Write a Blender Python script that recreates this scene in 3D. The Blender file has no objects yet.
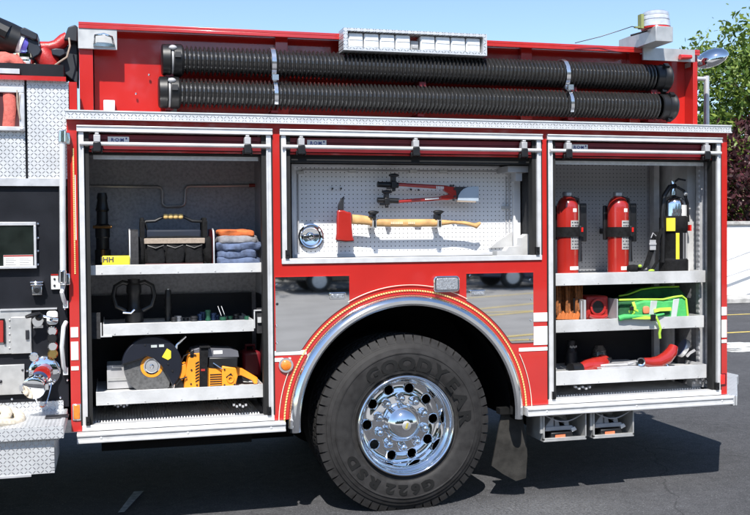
import bpy, bmesh, math, random
from mathutils import Vector, Matrix, noise
random.seed(7)
S = bpy.context.scene
COL = S.collection
PI = math.pi
# ------------------------------------------------------------------ camera
YAW, PITCH, ROLL, FPX = .2616, .0242, -.0084, 981.7
CAM = Vector((-1.581, -5.3, 1.5852))
cy, sy, cp, sp = math.cos(YAW), math.sin(YAW), math.cos(PITCH), math.sin(PITCH)
fw = Vector((sy*cp, cy*cp, -sp)); r0 = Vector((cy, -sy, 0)); u0 = r0.cross(fw)
RT = r0*math.cos(ROLL) + u0*math.sin(ROLL); UP = -r0*math.sin(ROLL) + u0*math.cos(ROLL)
cd = bpy.data.cameras.new('camera'); cam = bpy.data.objects.new('camera', cd); COL.objects.link(cam)
cam.matrix_world = Matrix(((RT.x, UP.x, -fw.x, CAM.x), (RT.y, UP.y, -fw.y, CAM.y), (RT.z, UP.z, -fw.z, CAM.z), (0, 0, 0, 1)))
cd.sensor_width = 36; cd.lens = FPX/750*36; cd.clip_start = .05; cd.clip_end = 900
S.camera = cam

def P(u, v, Y=0.):      # measured point of the photograph on the upright plane at depth Y
    d = RT*((u-375)/FPX) + UP*((257.5-v)/FPX) + fw
    return CAM + d*((Y-CAM.y)/d.y)
def G(u, v, z=0.):      # measured point on the ground
    d = RT*((u-375)/FPX) + UP*((257.5-v)/FPX) + fw
    return CAM + d*((z-CAM.z)/d.z)
def XY(u, v, Y=0.):
    p = P(u, v, Y); return (p.x, p.z)

# ------------------------------------------------------------------ materials
def nn(nt, t, **k):
    n = nt.nodes.new(t)
    for a, b in k.items(): setattr(n, a, b)
    return n
def mat(name, col, rough=.5, metal=0., var=.12, vscale=6., bump=0., bscale=120., coat=0., rvar=.12, spec=.5, trans=0., col2=None, scratch=0.):
    m = bpy.data.materials.new(name); m.use_nodes = True; nt = m.node_tree
    b = nt.nodes['Principled BSDF']
    tc = nn(nt, 'ShaderNodeTexCoord')
    n1 = nn(nt, 'ShaderNodeTexNoise'); n1.inputs['Scale'].default_value = vscale; n1.inputs['Detail'].default_value = 6
    nt.links.new(tc.outputs['Object'], n1.inputs['Vector'])
    mx = nn(nt, 'ShaderNodeMix', data_type='RGBA')
    c2 = col2 or tuple(c*(1-var*2) for c in col)
    mx.inputs[6].default_value = (*c2, 1); mx.inputs[7].default_value = (*[min(1, c*(1+var*.3)) for c in col], 1)
    cr = nn(nt, 'ShaderNodeMapRange'); cr.inputs['From Min'].default_value = .3; cr.inputs['From Max'].default_value = .6
    nt.links.new(n1.outputs['Fac'], cr.inputs['Value']); nt.links.new(cr.outputs['Result'], mx.inputs[0])
    nt.links.new(mx.outputs[2], b.inputs['Base Color'])
    rr = nn(nt, 'ShaderNodeMapRange'); rr.inputs['To Min'].default_value = max(.02, rough-rvar*rough); rr.inputs['To Max'].default_value = min(1, rough+rvar*rough*2)
    nt.links.new(n1.outputs['Fac'], rr.inputs['Value']); nt.links.new(rr.outputs['Result'], b.inputs['Roughness'])
    b.inputs['Metallic'].default_value = metal
    b.inputs['Specular IOR Level'].default_value = spec
    b.inputs['Coat Weight'].default_value = coat; b.inputs['Coat Roughness'].default_value = .04
    b.inputs['Transmission Weight'].default_value = trans
    if bump:
        n2 = nn(nt, 'ShaderNodeTexNoise'); n2.inputs['Scale'].default_value = bscale; n2.inputs['Detail'].default_value = 4
        nt.links.new(tc.outputs['Object'], n2.inputs['Vector'])
        bp = nn(nt, 'ShaderNodeBump'); bp.inputs['Strength'].default_value = bump; bp.inputs['Distance'].default_value = .004
        nt.links.new(n2.outputs['Fac'], bp.inputs['Height']); nt.links.new(bp.outputs['Normal'], b.inputs['Normal'])
    return m
def M_(nt, op, a, b=None, c=None):
    n = nn(nt, 'ShaderNodeMath', operation=op)
    for i, v in enumerate((a, b, c)):
        if v is None: continue
        if hasattr(v, 'links'): nt.links.new(v, n.inputs[i])
        else: n.inputs[i].default_value = v
    return n.outputs[0]
def tread_mat(name, axes=(0, 2), pitch=.0185, base=.70, rough=.30):
    m = bpy.data.materials.new(name); m.use_nodes = True; nt = m.node_tree; b = nt.nodes['Principled BSDF']
    tc = nn(nt, 'ShaderNodeTexCoord'); sx = nn(nt, 'ShaderNodeSeparateXYZ'); nt.links.new(tc.outputs['Object'], sx.inputs[0])
    a = M_(nt, 'DIVIDE', sx.outputs[axes[0]], pitch); c = M_(nt, 'DIVIDE', sx.outputs[axes[1]], pitch)
    fa = M_(nt, 'FLOOR', a); fc = M_(nt, 'FLOOR', c)
    par = M_(nt, 'FLOORED_MODULO', M_(nt, 'ADD', fa, fc), 2.)
    sgn = M_(nt, 'SUBTRACT', M_(nt, 'MULTIPLY', par, 2.), 1.)
    u = M_(nt, 'SUBTRACT', M_(nt, 'SUBTRACT', a, fa), .5); v = M_(nt, 'MULTIPLY', M_(nt, 'SUBTRACT', M_(nt, 'SUBTRACT', c, fc), .5), sgn)
    p = M_(nt, 'MULTIPLY', M_(nt, 'ADD', u, v), .7071); q = M_(nt, 'MULTIPLY', M_(nt, 'SUBTRACT', u, v), .7071)
    d = M_(nt, 'ADD', M_(nt, 'POWER', M_(nt, 'DIVIDE', p, .40), 2.), M_(nt, 'POWER', M_(nt, 'DIVIDE', q, .105), 2.))
    h = nn(nt, 'ShaderNodeMapRange'); h.interpolation_type = 'SMOOTHSTEP'
    h.inputs['From Min'].default_value = 1.6; h.inputs['From Max'].default_value = .7; nt.links.new(d, h.inputs['Value'])
    bp = nn(nt, 'ShaderNodeBump'); bp.inputs['Strength'].default_value = 1.; bp.inputs['Distance'].default_value = .009
    nt.links.new(h.outputs[0], bp.inputs['Height']); nt.links.new(bp.outputs['Normal'], b.inputs['Normal'])
    n1 = nn(nt, 'ShaderNodeTexNoise'); n1.inputs['Scale'].default_value = 9; n1.inputs['Detail'].default_value = 8; nt.links.new(tc.outputs['Object'], n1.inputs['Vector'])
    rr = nn(nt, 'ShaderNodeMapRange'); rr.inputs['To Min'].default_value = rough; rr.inputs['To Max'].default_value = rough+.28
    nt.links.new(n1.outputs['Fac'], rr.inputs['Value'])
    nt.links.new(M_(nt, 'MULTIPLY', rr.outputs[0], M_(nt, 'SUBTRACT', 1., M_(nt, 'MULTIPLY', h.outputs[0], .6))), b.inputs['Roughness'])   # bar tops polished by wear
    nt.links.new(M_(nt, 'MULTIPLY_ADD', h.outputs[0], .36, .45), b.inputs['Metallic'])
    mx = nn(nt, 'ShaderNodeMix', data_type='RGBA'); mx.inputs[6].default_value = (base*.8, base*.82, base*.84, 1); mx.inputs[7].default_value = (base, base*1.01, base*1.02, 1)
    nt.links.new(n1.outputs['Fac'], mx.inputs[0]); nt.links.new(mx.outputs[2], b.inputs['Base Color'])
    return m
def peg_mat(name, col, hole, pitch=.0254, rad=.13, rough=.5, y=False):
    m = mat(name, col, rough, 0, .05, 3); nt = m.node_tree; b = nt.nodes['Principled BSDF']
    tc = nn(nt, 'ShaderNodeTexCoord'); sx = nn(nt, 'ShaderNodeSeparateXYZ'); nt.links.new(tc.outputs['Object'], sx.inputs[0])
    a = M_(nt, 'SUBTRACT', M_(nt, 'FRACT', M_(nt, 'DIVIDE', sx.outputs[0], pitch)), .5)
    c = M_(nt, 'SUBTRACT', M_(nt, 'FRACT', M_(nt, 'DIVIDE', sx.outputs[2], pitch)), .5)
    d = M_(nt, 'SQRT', M_(nt, 'ADD', M_(nt, 'MULTIPLY', a, a), M_(nt, 'MULTIPLY', c, c)))
    k = M_(nt, 'LESS_THAN', d, rad)
    src = b.inputs['Base Color'].links[0].from_socket
    mx = nn(nt, 'ShaderNodeMix', data_type='RGBA'); nt.links.new(k, mx.inputs[0]); nt.links.new(src, mx.inputs[6]); mx.inputs[7].default_value = (*hole, 1)
    nt.links.new(mx.outputs[2], b.inputs['Base Color'])
    return m

RED = mat('red_paint', (.45, .018, .014), .2, 0, .05, 3, coat=1., spec=.5, bump=.05, bscale=3)
WHITE = mat('white_reflective_stripe', (.82, .82, .80), .4)
STRIP = mat('gold_rope_stripe', (.78, .58, .22), .4)
TREAD = tread_mat('tread_plate')
TREADH = tread_mat('tread_plate_flat', (0, 1))
TREADY = tread_mat('tread_plate_side', (1, 2))
ALU = mat('satin_aluminium', (.66, .66, .67), .38, .55, .08, 20)
ALUW = mat('bright_extrusion', (.70, .70, .70), .36, .35, .07, 14)
SHELF = mat('shelf_aluminium', (.64, .64, .635), .45, .3, .14, 5, bump=.25, bscale=60)
STEEL = mat('mirror_stainless', (.74, .74, .74), .014, 1., .03, 5, rvar=.4)
CHROME = mat('chrome', (.86, .87, .88), .045, 1., .03, 8)
BRUSH = mat('brushed_plate', (.55, .55, .54), .42, .6, .08, 20)
GREYP = mat('grey_painted_metal', (.42, .42, .43), .5, .2, .08, 12)
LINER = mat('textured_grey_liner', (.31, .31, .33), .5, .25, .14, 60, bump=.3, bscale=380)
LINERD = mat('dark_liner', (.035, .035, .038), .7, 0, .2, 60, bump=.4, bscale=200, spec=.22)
BLACK = mat('black_plastic', (.009, .009, .010), .38, 0, .2, 14)
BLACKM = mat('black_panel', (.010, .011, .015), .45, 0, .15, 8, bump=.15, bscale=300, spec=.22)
RUB = mat('rubber_seal', (.02, .02, .02), .6, spec=.22)
HOSEM = mat('black_suction_hose', (.030, .029, .029), .25, 0, .15, 30, spec=.9, coat=.6)
TYRE = mat('tyre_rubber', (.028, .027, .027), .58, 0, .22, 22, bump=.25, bscale=220, col2=(.018, .017, .017), spec=.22)
TYREL = mat('tyre_lettering', (.014, .014, .014), .4, spec=.22)
CHASSIS = mat('chassis_black', (.006, .006, .006), .75, 0, .3, 8, spec=.22)
NYLON = mat('black_nylon', (.010, .010, .011), .9, 0, .3, 40, bump=.6, bscale=180, spec=.22)
WOOD = mat('varnished_hickory', (.62, .36, .14), .4, 0, .2, 14, coat=.4)
ORANGE = mat('orange_plastic', (.85, .30, .02), .4, 0, .1, 9)
YELLOW = mat('yellow_plastic', (.85, .68, .04), .5)
REDX = mat('extinguisher_red', (.36, .018, .012), .25, 0, .10, 6, coat=1.)
REDM = mat('red_cast_metal', (.40, .02, .018), .38, 0, .15, 20, bump=.3, bscale=120)
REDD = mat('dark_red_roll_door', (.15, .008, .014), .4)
LABEL = mat('printed_grey_label', (.42, .41, .40), .5)
WLAB = mat('white_label', (.78, .78, .76), .5)
INK = mat('label_ink', (.06, .06, .07), .6)
AMBER = mat('amber_lens', (.85, .22, .02), .2, 0, .1, 60, coat=1)
REDL = mat('red_lens', (.65, .02, .015), .2, 0, .1, 60, coat=1)
CLEAR = mat('frosted_clear_lens', (.82, .84, .86), .25, 0, .05, 40, coat=1)
LENS = mat('clear_led_lens', (.5, .52, .55), .12, .5, .3, 120, bump=.6, bscale=160, coat=1)
GREEN = mat('bright_green_fabric', (.06, .42, .11), .7, 0, .12, 18, bump=.5, bscale=90)
GREEND = mat('dark_green_lining', (.015, .10, .035), .8, 0, .2, 20, bump=.5, bscale=90)
LIME = mat('lime_piping', (.42, .66, .06), .6)
SILVER = mat('silver_reflective_tape', (.62, .66, .64), .35, .3)
BLUEF = mat('blue_fabric', (.10, .135, .23), .85, 0, .25, 30, bump=.7, bscale=90)
GREYF = mat('grey_fabric', (.24, .24, .26), .85, 0, .2, 30, bump=.6, bscale=90)
ORF = mat('orange_fabric', (.62, .15, .04), .8, 0, .15, 30, bump=.5, bscale=90)
TAN = mat('tan_webbing', (.36, .29, .23), .85, 0, .1, 80)
HOSEC = mat('cream_hose_jacket', (.66, .58, .46), .85, 0, .15, 60, bump=.6, bscale=200)
HOSER = mat('salmon_hose_jacket', (.62, .14, .11), .8, 0, .15, 60, bump=.6, bscale=200)
PEG = peg_mat('white_pegboard', (.80, .81, .83), (.05, .05, .06))
PEGD = peg_mat('grey_pegboard', (.36, .37, .39), (.03, .03, .035))
BLADE = mat('abrasive_disc', (.10, .10, .10), .8, 0, .2, 70, bump=.5)
GUARD = mat('dark_blue_guard', (.008, .010, .018), .35)
DARKST = mat('dark_forged_steel', (.05, .05, .055), .4, .7)
MUD = mat('mudflap_rubber', (.035, .033, .03), .8, 0, .3, 12, bump=.3, bscale=80, spec=.22)
BARK = mat('bark', (.12, .09, .06), .9, 0, .3, 12, bump=.8, bscale=40)

# ------------------------------------------------------------------ mesh builder
class MB:
    def __init__(s): s.bm = bmesh.new()
    def face(s, pts):
        try: return s.bm.faces.new([s.bm.verts.new(p) for p in pts])
        except ValueError: return None
    def box(s, x0, x1, y0, y1, z0, z1):
        v = [s.bm.verts.new(p) for p in ((x0,y0,z0),(x1,y0,z0),(x1,y1,z0),(x0,y1,z0),(x0,y0,z1),(x1,y0,z1),(x1,y1,z1),(x0,y1,z1))]
        for f in ((0,3,2,1),(4,5,6,7),(0,1,5,4),(1,2,6,5),(2,3,7,6),(3,0,4,7)): s.bm.faces.new([v[i] for i in f])
        return s
    def pbox(s, u0, v0, u1, v1, Ya, Yb):           # box whose front face (at Ya) spans measured photo points
        um, vm = (u0+u1)/2, (v0+v1)/2
        return s.box(P(u0, vm, Ya).x, P(u1, vm, Ya).x, Ya, Yb, P(um, v1, Ya).z, P(um, v0, Ya).z)
    def rbox(s, c, size, rot=(0, 0, 0), r=0):
        m = Matrix.Translation(c) @ Matrix.Rotation(rot[2], 4, 'Z') @ Matrix.Rotation(rot[1], 4, 'Y') @ Matrix.Rotation(rot[0], 4, 'X')
        a, b, d = [q/2 for q in size]
        v = [s.bm.verts.new(m @ Vector(p)) for p in ((-a,-b,-d),(a,-b,-d),(a,b,-d),(-a,b,-d),(-a,-b,d),(a,-b,d),(a,b,d),(-a,b,d))]
        for f in ((0,3,2,1),(4,5,6,7),(0,1,5,4),(1,2,6,5),(2,3,7,6),(3,0,4,7)): s.bm.faces.new([v[i] for i in f])
        return s
    def prism(s, poly, ya, yb):                    # poly in (x, z), seen from the front
        a = [s.bm.verts.new((x, ya, z)) for x, z in poly]; b = [s.bm.verts.new((x, yb, z)) for x, z in poly]
        n = len(poly); s.bm.faces.new(a); s.bm.faces.new(b[::-1])
        for i in range(n): s.bm.faces.new((a[i], b[i], b[(i+1) % n], a[(i+1) % n]))
        return s
    def pprism(s, pix, ya, yb): return s.prism([XY(u, v, ya) for u, v in pix], ya, yb)
    def lathe(s, prof, c=(0, 0, 0), axis='Y', n=48, mtx=None, cap=False):   # prof: (radius, along)
        rings = []
        for r, t in prof:
            ring = []
            for i in range(n):
                a = 2*PI*i/n; q = (r*math.cos(a), t, r*math.sin(a))
                if axis == 'Z': q = (q[0], q[2], q[1])
                if axis == 'X': q = (q[1], q[0], q[2])
                q = Vector(q)
                if mtx: q = mtx @ q
                ring.append(s.bm.verts.new(q + Vector(c)))
            rings.append(ring)
        for a, b in zip(rings, rings[1:]):
            for i in range(n): s.bm.faces.new((a[i], a[(i+1) % n], b[(i+1) % n], b[i]))
        for ring, r in ((rings[0], prof[0][0]), (rings[-1], prof[-1][0])):
            if cap and r > 1e-5: s.bm.faces.new(ring)
        return s
    def cyl(s, a, b, r, r2=None, n=16):
        return s.tube([a, b], [r, r2 if r2 is not None else r], n)
    def tube(s, pts, r, n=12, closed=False, flat=None):
        pts = [Vector(p) for p in pts]; N = len(pts)
        rs = r if isinstance(r, (list, tuple)) else [r]*N
        t0 = (pts[1]-pts[0]).normalized(); up = Vector((0, 0, 1)) if abs(t0.z) < .9 else Vector((0, 1, 0))
        nx = t0.cross(up).normalized(); rings = []
        for i, p in enumerate(pts):
            if closed: t = pts[(i+1) % N]-pts[i-1]
            else: t = pts[min(i+1, N-1)]-pts[max(i-1, 0)]
            t.normalize(); nx = (nx - t*nx.dot(t)).normalized(); ny = t.cross(nx)
            rings.append([s.bm.verts.new(p + nx*(rs[i]*math.cos(2*PI*k/n)) + ny*(rs[i]*(flat or 1)*math.sin(2*PI*k/n))) for k in range(n)])
        prs = list(zip(rings, rings[1:])) + ([(rings[-1], rings[0])] if closed else [])
        for a, b in prs:
            for k in range(n): s.bm.faces.new((a[k], a[(k+1) % n], b[(k+1) % n], b[k]))
        if not closed: s.bm.faces.new(rings[0][::-1]); s.bm.faces.new(rings[-1])
        return s
    def ribbon(s, pts, w, t, wdir):                 # flat strap along pts
        wd = Vector(wdir); secs = []
        pts = [Vector(p) for p in pts]
        for i, p in enumerate(pts):
            tg = (pts[min(i+1, len(pts)-1)]-pts[max(i-1, 0)]).normalized(); nrm = tg.cross(wd).normalized()
            secs.append([s.bm.verts.new(p + wd*a*w/2 + nrm*b*t/2) for a, b in ((-1,-1),(1,-1),(1,1),(-1,1))])
        for a, b in zip(secs, secs[1:]):
            for k in range(4): s.bm.faces.new((a[k], a[(k+1) % 4], b[(k+1) % 4], b[k]))
        s.bm.faces.new(secs[0][::-1]); s.bm.faces.new(secs[-1]); return s
    def ball(s, c, rad, n=24, m=14, pw=1., disp=0., seed=0):
        rad = rad if isinstance(rad, (tuple, list)) else (rad,)*3
        def sp_(v): return math.copysign(abs(v)**pw, v)
        rings = []
        for j in range(1, m):
            th = PI*j/m; ring = []
            for i in range(n):
                ph = 2*PI*i/n
                q = Vector((sp_(math.sin(th))*sp_(math.cos(ph))*rad[0], sp_(math.sin(th))*sp_(math.sin(ph))*rad[1], sp_(math.cos(th))*rad[2]))
                if disp: q *= 1 + disp*noise.noise(q*18+Vector((seed, 0, 0)))
                ring.append(s.bm.verts.new(Vector(c)+q))
            rings.append(ring)
        top = s.bm.verts.new(Vector(c)+Vector((0, 0, rad[2]))); bot = s.bm.verts.new(Vector(c)-Vector((0, 0, rad[2])))
        for a, b in zip(rings, rings[1:]):
            for i in range(n): s.bm.faces.new((a[i], b[i], b[(i+1) % n], a[(i+1) % n]))
        for i in range(n):
            s.bm.faces.new((top, rings[0][i], rings[0][(i+1) % n])); s.bm.faces.new((bot, rings[-1][(i+1) % n], rings[-1][i]))
        return s
    def text(s, txt, m, size, thick=.001, bold=0.):
        cu = bpy.data.curves.new('t', 'FONT'); cu.body = txt; cu.size = size; cu.extrude = thick; cu.offset = bold
        cu.align_x = 'CENTER'; cu.align_y = 'CENTER'; cu.resolution_u = 3
        o = bpy.data.objects.new('t', cu); COL.objects.link(o)
        dg = bpy.context.evaluated_depsgraph_get(); me = bpy.data.meshes.new_from_object(o.evaluated_get(dg))
        me.transform(m); s.bm.from_mesh(me)
        bpy.data.objects.remove(o); bpy.data.curves.remove(cu); bpy.data.meshes.remove(me); return s
    def build_split(s, name, m, parent=None, bevel=0., ang=35):
        bm = s.bm; bm.verts.index_update(); seen = set(); outs = []
        for v in list(bm.verts):
            if v in seen: continue
            st = [v]; isl = []; seen.add(v)
            while st:
                q = st.pop(); isl.append(q)
                for e in q.link_edges:
                    w_ = e.other_vert(q)
                    if w_ not in seen: seen.add(w_); st.append(w_)
            nb = MB(); mp = {q: nb.bm.verts.new(q.co) for q in isl}
            for f in {f for q in isl for f in q.link_faces}: nb.bm.faces.new([mp[q] for q in f.verts])
            outs.append(nb.build(name, m, parent, bevel, ang))
        bm.free(); return outs[0]
    def build(s, name, m, parent=None, bevel=0., ang=35, base=None):
        bm = s.bm; bmesh.ops.recalc_face_normals(bm, faces=bm.faces)
        off = Vector((0, 0, 0))
        r = parent
        while r is not None:
            off += r.location; r = r.parent
        if base is not None: off = Vector(base)
        for v in bm.verts: v.co -= off
        me = bpy.data.meshes.new(name); bm.to_mesh(me); bm.free()
        for p in me.polygons: p.use_smooth = True
        me.set_sharp_from_angle(angle=math.radians(ang))
        me.materials.append(m)
        o = bpy.data.objects.new(name, me); COL.objects.link(o)
        if parent: o.parent = parent
        if base is not None and not parent: o.location = base
        if bevel:
            b = o.modifiers.new('bevel', 'BEVEL'); b.width = bevel; b.segments = 2; b.limit_method = 'ANGLE'; b.angle_limit = math.radians(40); b.harden_normals = False
        return o
def tag(o, label=None, cat=None, group=None, kind=None):
    if label: o['label'] = label
    if cat: o['category'] = cat
    if group: o['group'] = group
    if kind: o['kind'] = kind
    return o
def thing(name, label, cat, loc=(0, 0, 0), group=None):
    o = bpy.data.objects.new(name, None); COL.objects.link(o); o.location = loc; o.empty_display_size = .1
    return tag(o, label, cat, group)
def copy_tree(o, parent=None):
    c = o.copy(); COL.objects.link(c)
    if parent: c.parent = parent
    for ch in list(o.children): copy_tree(ch, c)
    return c
XZT = Matrix(((1,0,0,0),(0,0,-1,0),(0,1,0,0),(0,0,0,1)))      # text standing in the X-Z plane, facing -Y
def tm(x, y, z, a=0): return Matrix.Translation((x, y, z)) @ XZT @ Matrix.Rotation(a, 4, 'Z')
def arc(c, r, a0, a1, n, y=0):
    return [(c[0]+r*math.cos(math.radians(a0+(a1-a0)*i/n)), y, c[1]+r*math.sin(math.radians(a0+(a1-a0)*i/n))) for i in range(n+1)]

# ================================================================== FIRE TRUCK
T = thing('fire_truck', 'red fire truck side with three open roller shutter compartments and a chrome rear wheel', 'fire truck', (0, 0, 0))
AC = (.03, .55); AR = .69           # wheel arch
XL, XR = -1.798, 2.092
ZT = 2.160; ZB = .572
D = [(-1.745, -.738), (-.690, .848), (.886, 2.046)]     # door openings
# --- red body side
b = MB()
b.box(XL, D[0][0], .0, .06, ZB, ZT)
b.box(D[0][1], D[1][0]-0.0, .0, .06, 1.30, ZT)
b.box(D[1][1], D[2][0], .0, .06, 1.30, ZT)
b.box(D[2][1], XR, .0, .06, ZB, ZT)
b.box(XL, XR, .001, .06, ZT, 2.2)
body = b.build('side_panel', RED, T)
b = MB()                                                # centre lower panel with the arch cut out
xs = sorted([D[0][1], D[1][0], D[1][1]] + [D[0][1] + (D[2][0]-D[0][1])*i/96 for i in range(1, 96)] + [D[2][0]])
def archz(x, R=AR-.01):
    d = R*R-(x-AC[0])**2
    return AC[1]+math.sqrt(d) if d > 0 else ZB
zt = 1.425
for x0, x1 in zip(xs, xs[1:]):
    a0 = max(ZB, archz(x0)); a1 = max(ZB, archz(x1))
    top = 1.2995 if (x0 < D[1][0]-.001 or x1 > D[1][1]+.001) else zt
    for y, o_ in ((0, 1), (.04, -1)):
        q = [(x0, y, a0), (x1, y, a1), (x1, y, top), (x0, y, top)]; b.face(q if o_ > 0 else q[::-1])
    b.face([(x0, 0, a0), (x0, .04, a0), (x1, .04, a1), (x1, 0, a1)])
b.bm.verts.ensure_lookup_table(); bmesh.ops.remove_doubles(b.bm, verts=b.bm.verts, dist=1e-5)
low = b.build('arch_panel', RED, T, ang=30)
# --- white reflective stripes
for xa, xb in ((XL+.004, D[0][0]-.012), (D[0][1]+.004, -.66), (.68, D[2][0]-.004), (D[2][1]+.004, XR-.004)):
    b = MB()
    for z0, z1 in ((1.063, 1.115), (.926, 1.035) if xb > 0 else (.945, 1.04), (.892, .912)):
        zz = [(z0, z1)]
        x_a, x_b = xa, xb
        if xb == -.66:
            if z0 > .95: continue
            x_b = AC[0]-math.sqrt(.765**2-(z1-AC[1])**2)
            x_b = max(x_a+.01, x_b)
            if z0 > .92: z0, z1 = .926, .95
        if xa == .68:
            x_a = .852 if z0 > 1.04 else AC[0]+math.sqrt(.745**2-(z0-AC[1])**2)+.01
            if x_a > .88: continue
            if z0 > 1.04: x_a = .795
            elif z0 > .92: x_a = .795
        b.box(x_a, x_b, -.003, .001, z0, z1)
    b.build('reflective_stripe', WHITE, T)
# --- body core behind the lockers
b = MB()
b.box(XL, XR, .70, 2.44, .60, 2.19)
b.box(XL, XL+.03, .061, .70, ZB, 2.19); b.box(XR-.03, XR, .061, .70, ZB, 2.19)
b.box(XL+.03, XR-.03, .061, .70, 2.165, 2.199)
b.build('body_core', RED, T)
# --- trim
b = MB(); b.box(XL-.005, 2.100, -.035, .22, 2.186, 2.230); b.build('tread_plate_trim', TREAD, T, .004)
b = MB(); b.box(XL-.005, 2.100, -.040, -.0355, 2.184, 2.191); b.box(XL-.005, 2.100, -.040, -.0355, 2.225, 2.232); b.build_split('trim_edge', ALUW, T)
for xa, xb in ((-1.770, -.685), (.733, 2.100)):
    b = MB(); b.box(xa, xb, -.055, .10, .516, .569); b.box(xa, xb, -.062, -.055, .553, .566); b.box(xa, xb, -.062, -.055, .518, .531)
    for k in range(3):
        x = xa+.12+(xb-xa-.2)*k/2; b.lathe([(0, -.058), (.007, -.058), (.007, -.055)], (x, 0, .542), n=10)
    b.build('rub_rail', ALUW, T, .003)
# --- locker interiors
def locker(x0, x1, z0, z1, depth, m, wallm=None, name='locker'):
    b = MB(); t = .006
    b.box(x0, x1, depth, depth+t, z0, z1); r = b
    r.box(x0-t, x0, .062, depth, z0, z1); r.box(x1, x1+t, .062, depth, z0, z1)
    r.box(x0-t, x1+t, .062, depth, z1, z1+t); r.box(x0-t, x1+t, .062, depth, z0-t, z0)
    return r.build(name, m, T)
L1 = locker(-1.757, -.745, .580, 2.158, .62, LINER, name='tool_locker')
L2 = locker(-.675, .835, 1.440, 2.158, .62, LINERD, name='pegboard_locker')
L3 = locker(.894, 2.040, .580, 2.158, .56, LINER, name='extinguisher_locker')
b = MB(); b.box(-1.72, -.775, .585, .60, .61, 1.24); b.build('shade_backing', BLACKM, L1)  # near-black sheet standing in for the deep shade of the lower locker
b = MB(); b.box(-1.755, -1.751, .10, .585, .60, 1.24); b.box(-.751, -.747, .10, .585, .60, 1.24); b.build_split('shade_side_sheet', BLACKM, L1)  # added dark side sheets, same painted shade as the backing
b = MB(); b.box(.905, 1.88, .530, .544, .61, 1.27); b.build('shade_backing', BLACKM, L3)  # added black sheet paints the shade behind the lower right shelves
b = MB(); b.box(.91, 1.86, .545, .556, 1.30, 2.12); b.build('back_pegboard', PEGD, L3)
b = MB(); b.box(1.885, 1.925, .50, .556, .60, 2.12); b.box(1.955, 1.975, .40, .556, .6, 2.12)
b.build_split('upright_channel', ALU, L3)
b = MB(); b.box(2.005, 2.036, .16, .20, .6, 2.12)
for k in range(44): b.box(2.001, 2.006, .165, .195, .64+k*.033, .655+k*.033)
b.build('shelf_track', ALU, L3)
b = MB(); b.box(1.975, 2.034, .25, .556, 1.30, 2.1); b.build('side_plate', SHELF, L3)
# --- door frames with rolled shutters
for i, (x0, x1) in enumerate(D):
    z0 = ZB+.002 if i != 1 else 1.425
    b = MB(); b.box(x0-.004, x1+.004, -.014, .05, 2.124, 2.157); b.box(x0-.004, x1+.004, -.020, -.014, 2.150, 2.157); b.box(x0-.004, x1+.004, -.020, -.014, 2.124, 2.132)
    for s_ in (0, 1):
        xa, xb = (x0+.004, x0+.030) if not s_ else (x1-.030, x1-.004)
        b.box(xa, xb, -.008, .045, z0, 2.1235)
        # sunk channel lip
        xl = xa+.018 if not s_ else xa; b.box(xl, xl+.008, -.014, -.0081, z0+.04, 2.10)
    b.box(x0+.001, x1-.001, -.010, .055, z0-.001, z0+.028)
    F = b.build('door_frame', ALUW, T, .0015)
    b = MB()
    for xa in (x0+.0305, x1-.0305-.024): b.box(xa, xa+.024, .006, .06, z0+.03, 2.123)
    for xa in (x0-.0045, x1-.0038): b.box(xa, xa+.008, -.004, .001, z0+.03, 2.12)
    b.build_split('rubber_seal', RUB, F)
    b = MB()
    for xa in (x0+.020, x1-.040): b.box(xa, xa+.020, -.02, .010, z0+.03, z0+.075); b.box(xa+.004, xa+.016, -.026, -.0201, z0+.05, z0+.07)
    b.build_split('channel_stop', BLACK, F)
    # rolled shutter: curtain, bar, latches, label
    dz = 2.052
    b = MB()
    for k in range(3): b.box(x0+.04, x1-.04, .022+.006*(k % 2), .03+.006*(k % 2), dz-.014+k*.026, dz+.010+k*.026)
    b.lathe([(.0, -1), (.045, -1), (.045, 1), (0, 1)], ((x0+x1)/2, .15, 2.105), 'X', 24, Matrix.Diagonal(((x1-x0-.12)/2, 1, 1, 1)))
    R_ = b.build('roller_shutter', REDD, T)
    b = MB(); b.box(x0+.04, x1-.04, .05, .14, 2.015 if i != 1 else 1.985, 2.048); b.build('header_box', RUB, T)
    b = MB(); b.box(x0+.04, x1-.04, .014, .021, dz-.030, dz-.020); b.build('bottom_edge', RED, R_)
    b = MB(); b.cyl((x0+.01, -.018, dz+.010), (x1-.01, -.018, dz+.010), .0105, n=14); b.build('lift_bar', ALUW, R_)
    lx = ([P(97, 140).x, P(247, 140).x], [P(300.6, 142).x, P(414.8, 142).x, P(522.7, 142).x], [P(567, 145).x, P(705, 145).x])[i]
    for x in lx:
        b = MB(); b.box(x-.017, x+.017, -.030, .015, dz+.018, dz+.056); b.box(x-.010, x+.010, -.026, .012, dz+.0565, dz+.068)
        la = b.build('latch', GREYP, R_, .003)
        b = MB(); b.box(x-.020, x+.020, -.034, .014, dz-.030, dz+.0175); b.box(x-.027, x-.0201, -.02, .01, dz-.036, dz-.01); b.box(x+.0201, x+.027, -.02, .01, dz-.036, dz-.01)
        b.build('latch_catch', BLACK, la, .003)
    lu = (P(118.5, 140).x, P(317.5, 142).x, P(581, 146).x)[i]
    b = MB(); b.box(lu-.054, lu+.054, .0195, .0215, dz+.018, dz+.052); lb = b.build('maker_label', WLAB, R_)
    b = MB(); b.text('R·O·M', tm(lu-.005, .0185, dz+.034), .024, .0006, .0006); b.box(lu+.036, lu+.044, .018, .0194, dz+.038, dz+.047); b.build('label_print', mat('blue_ink', (.03, .05, .25), .5), lb)
    b = MB(); zz = 1.990
    if i != 1: b.box(x0+.075, x1-.06, .09, .115, zz, zz+.022); b.build('strip_light', CLEAR, (L1, L2, L3)[i])
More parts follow.
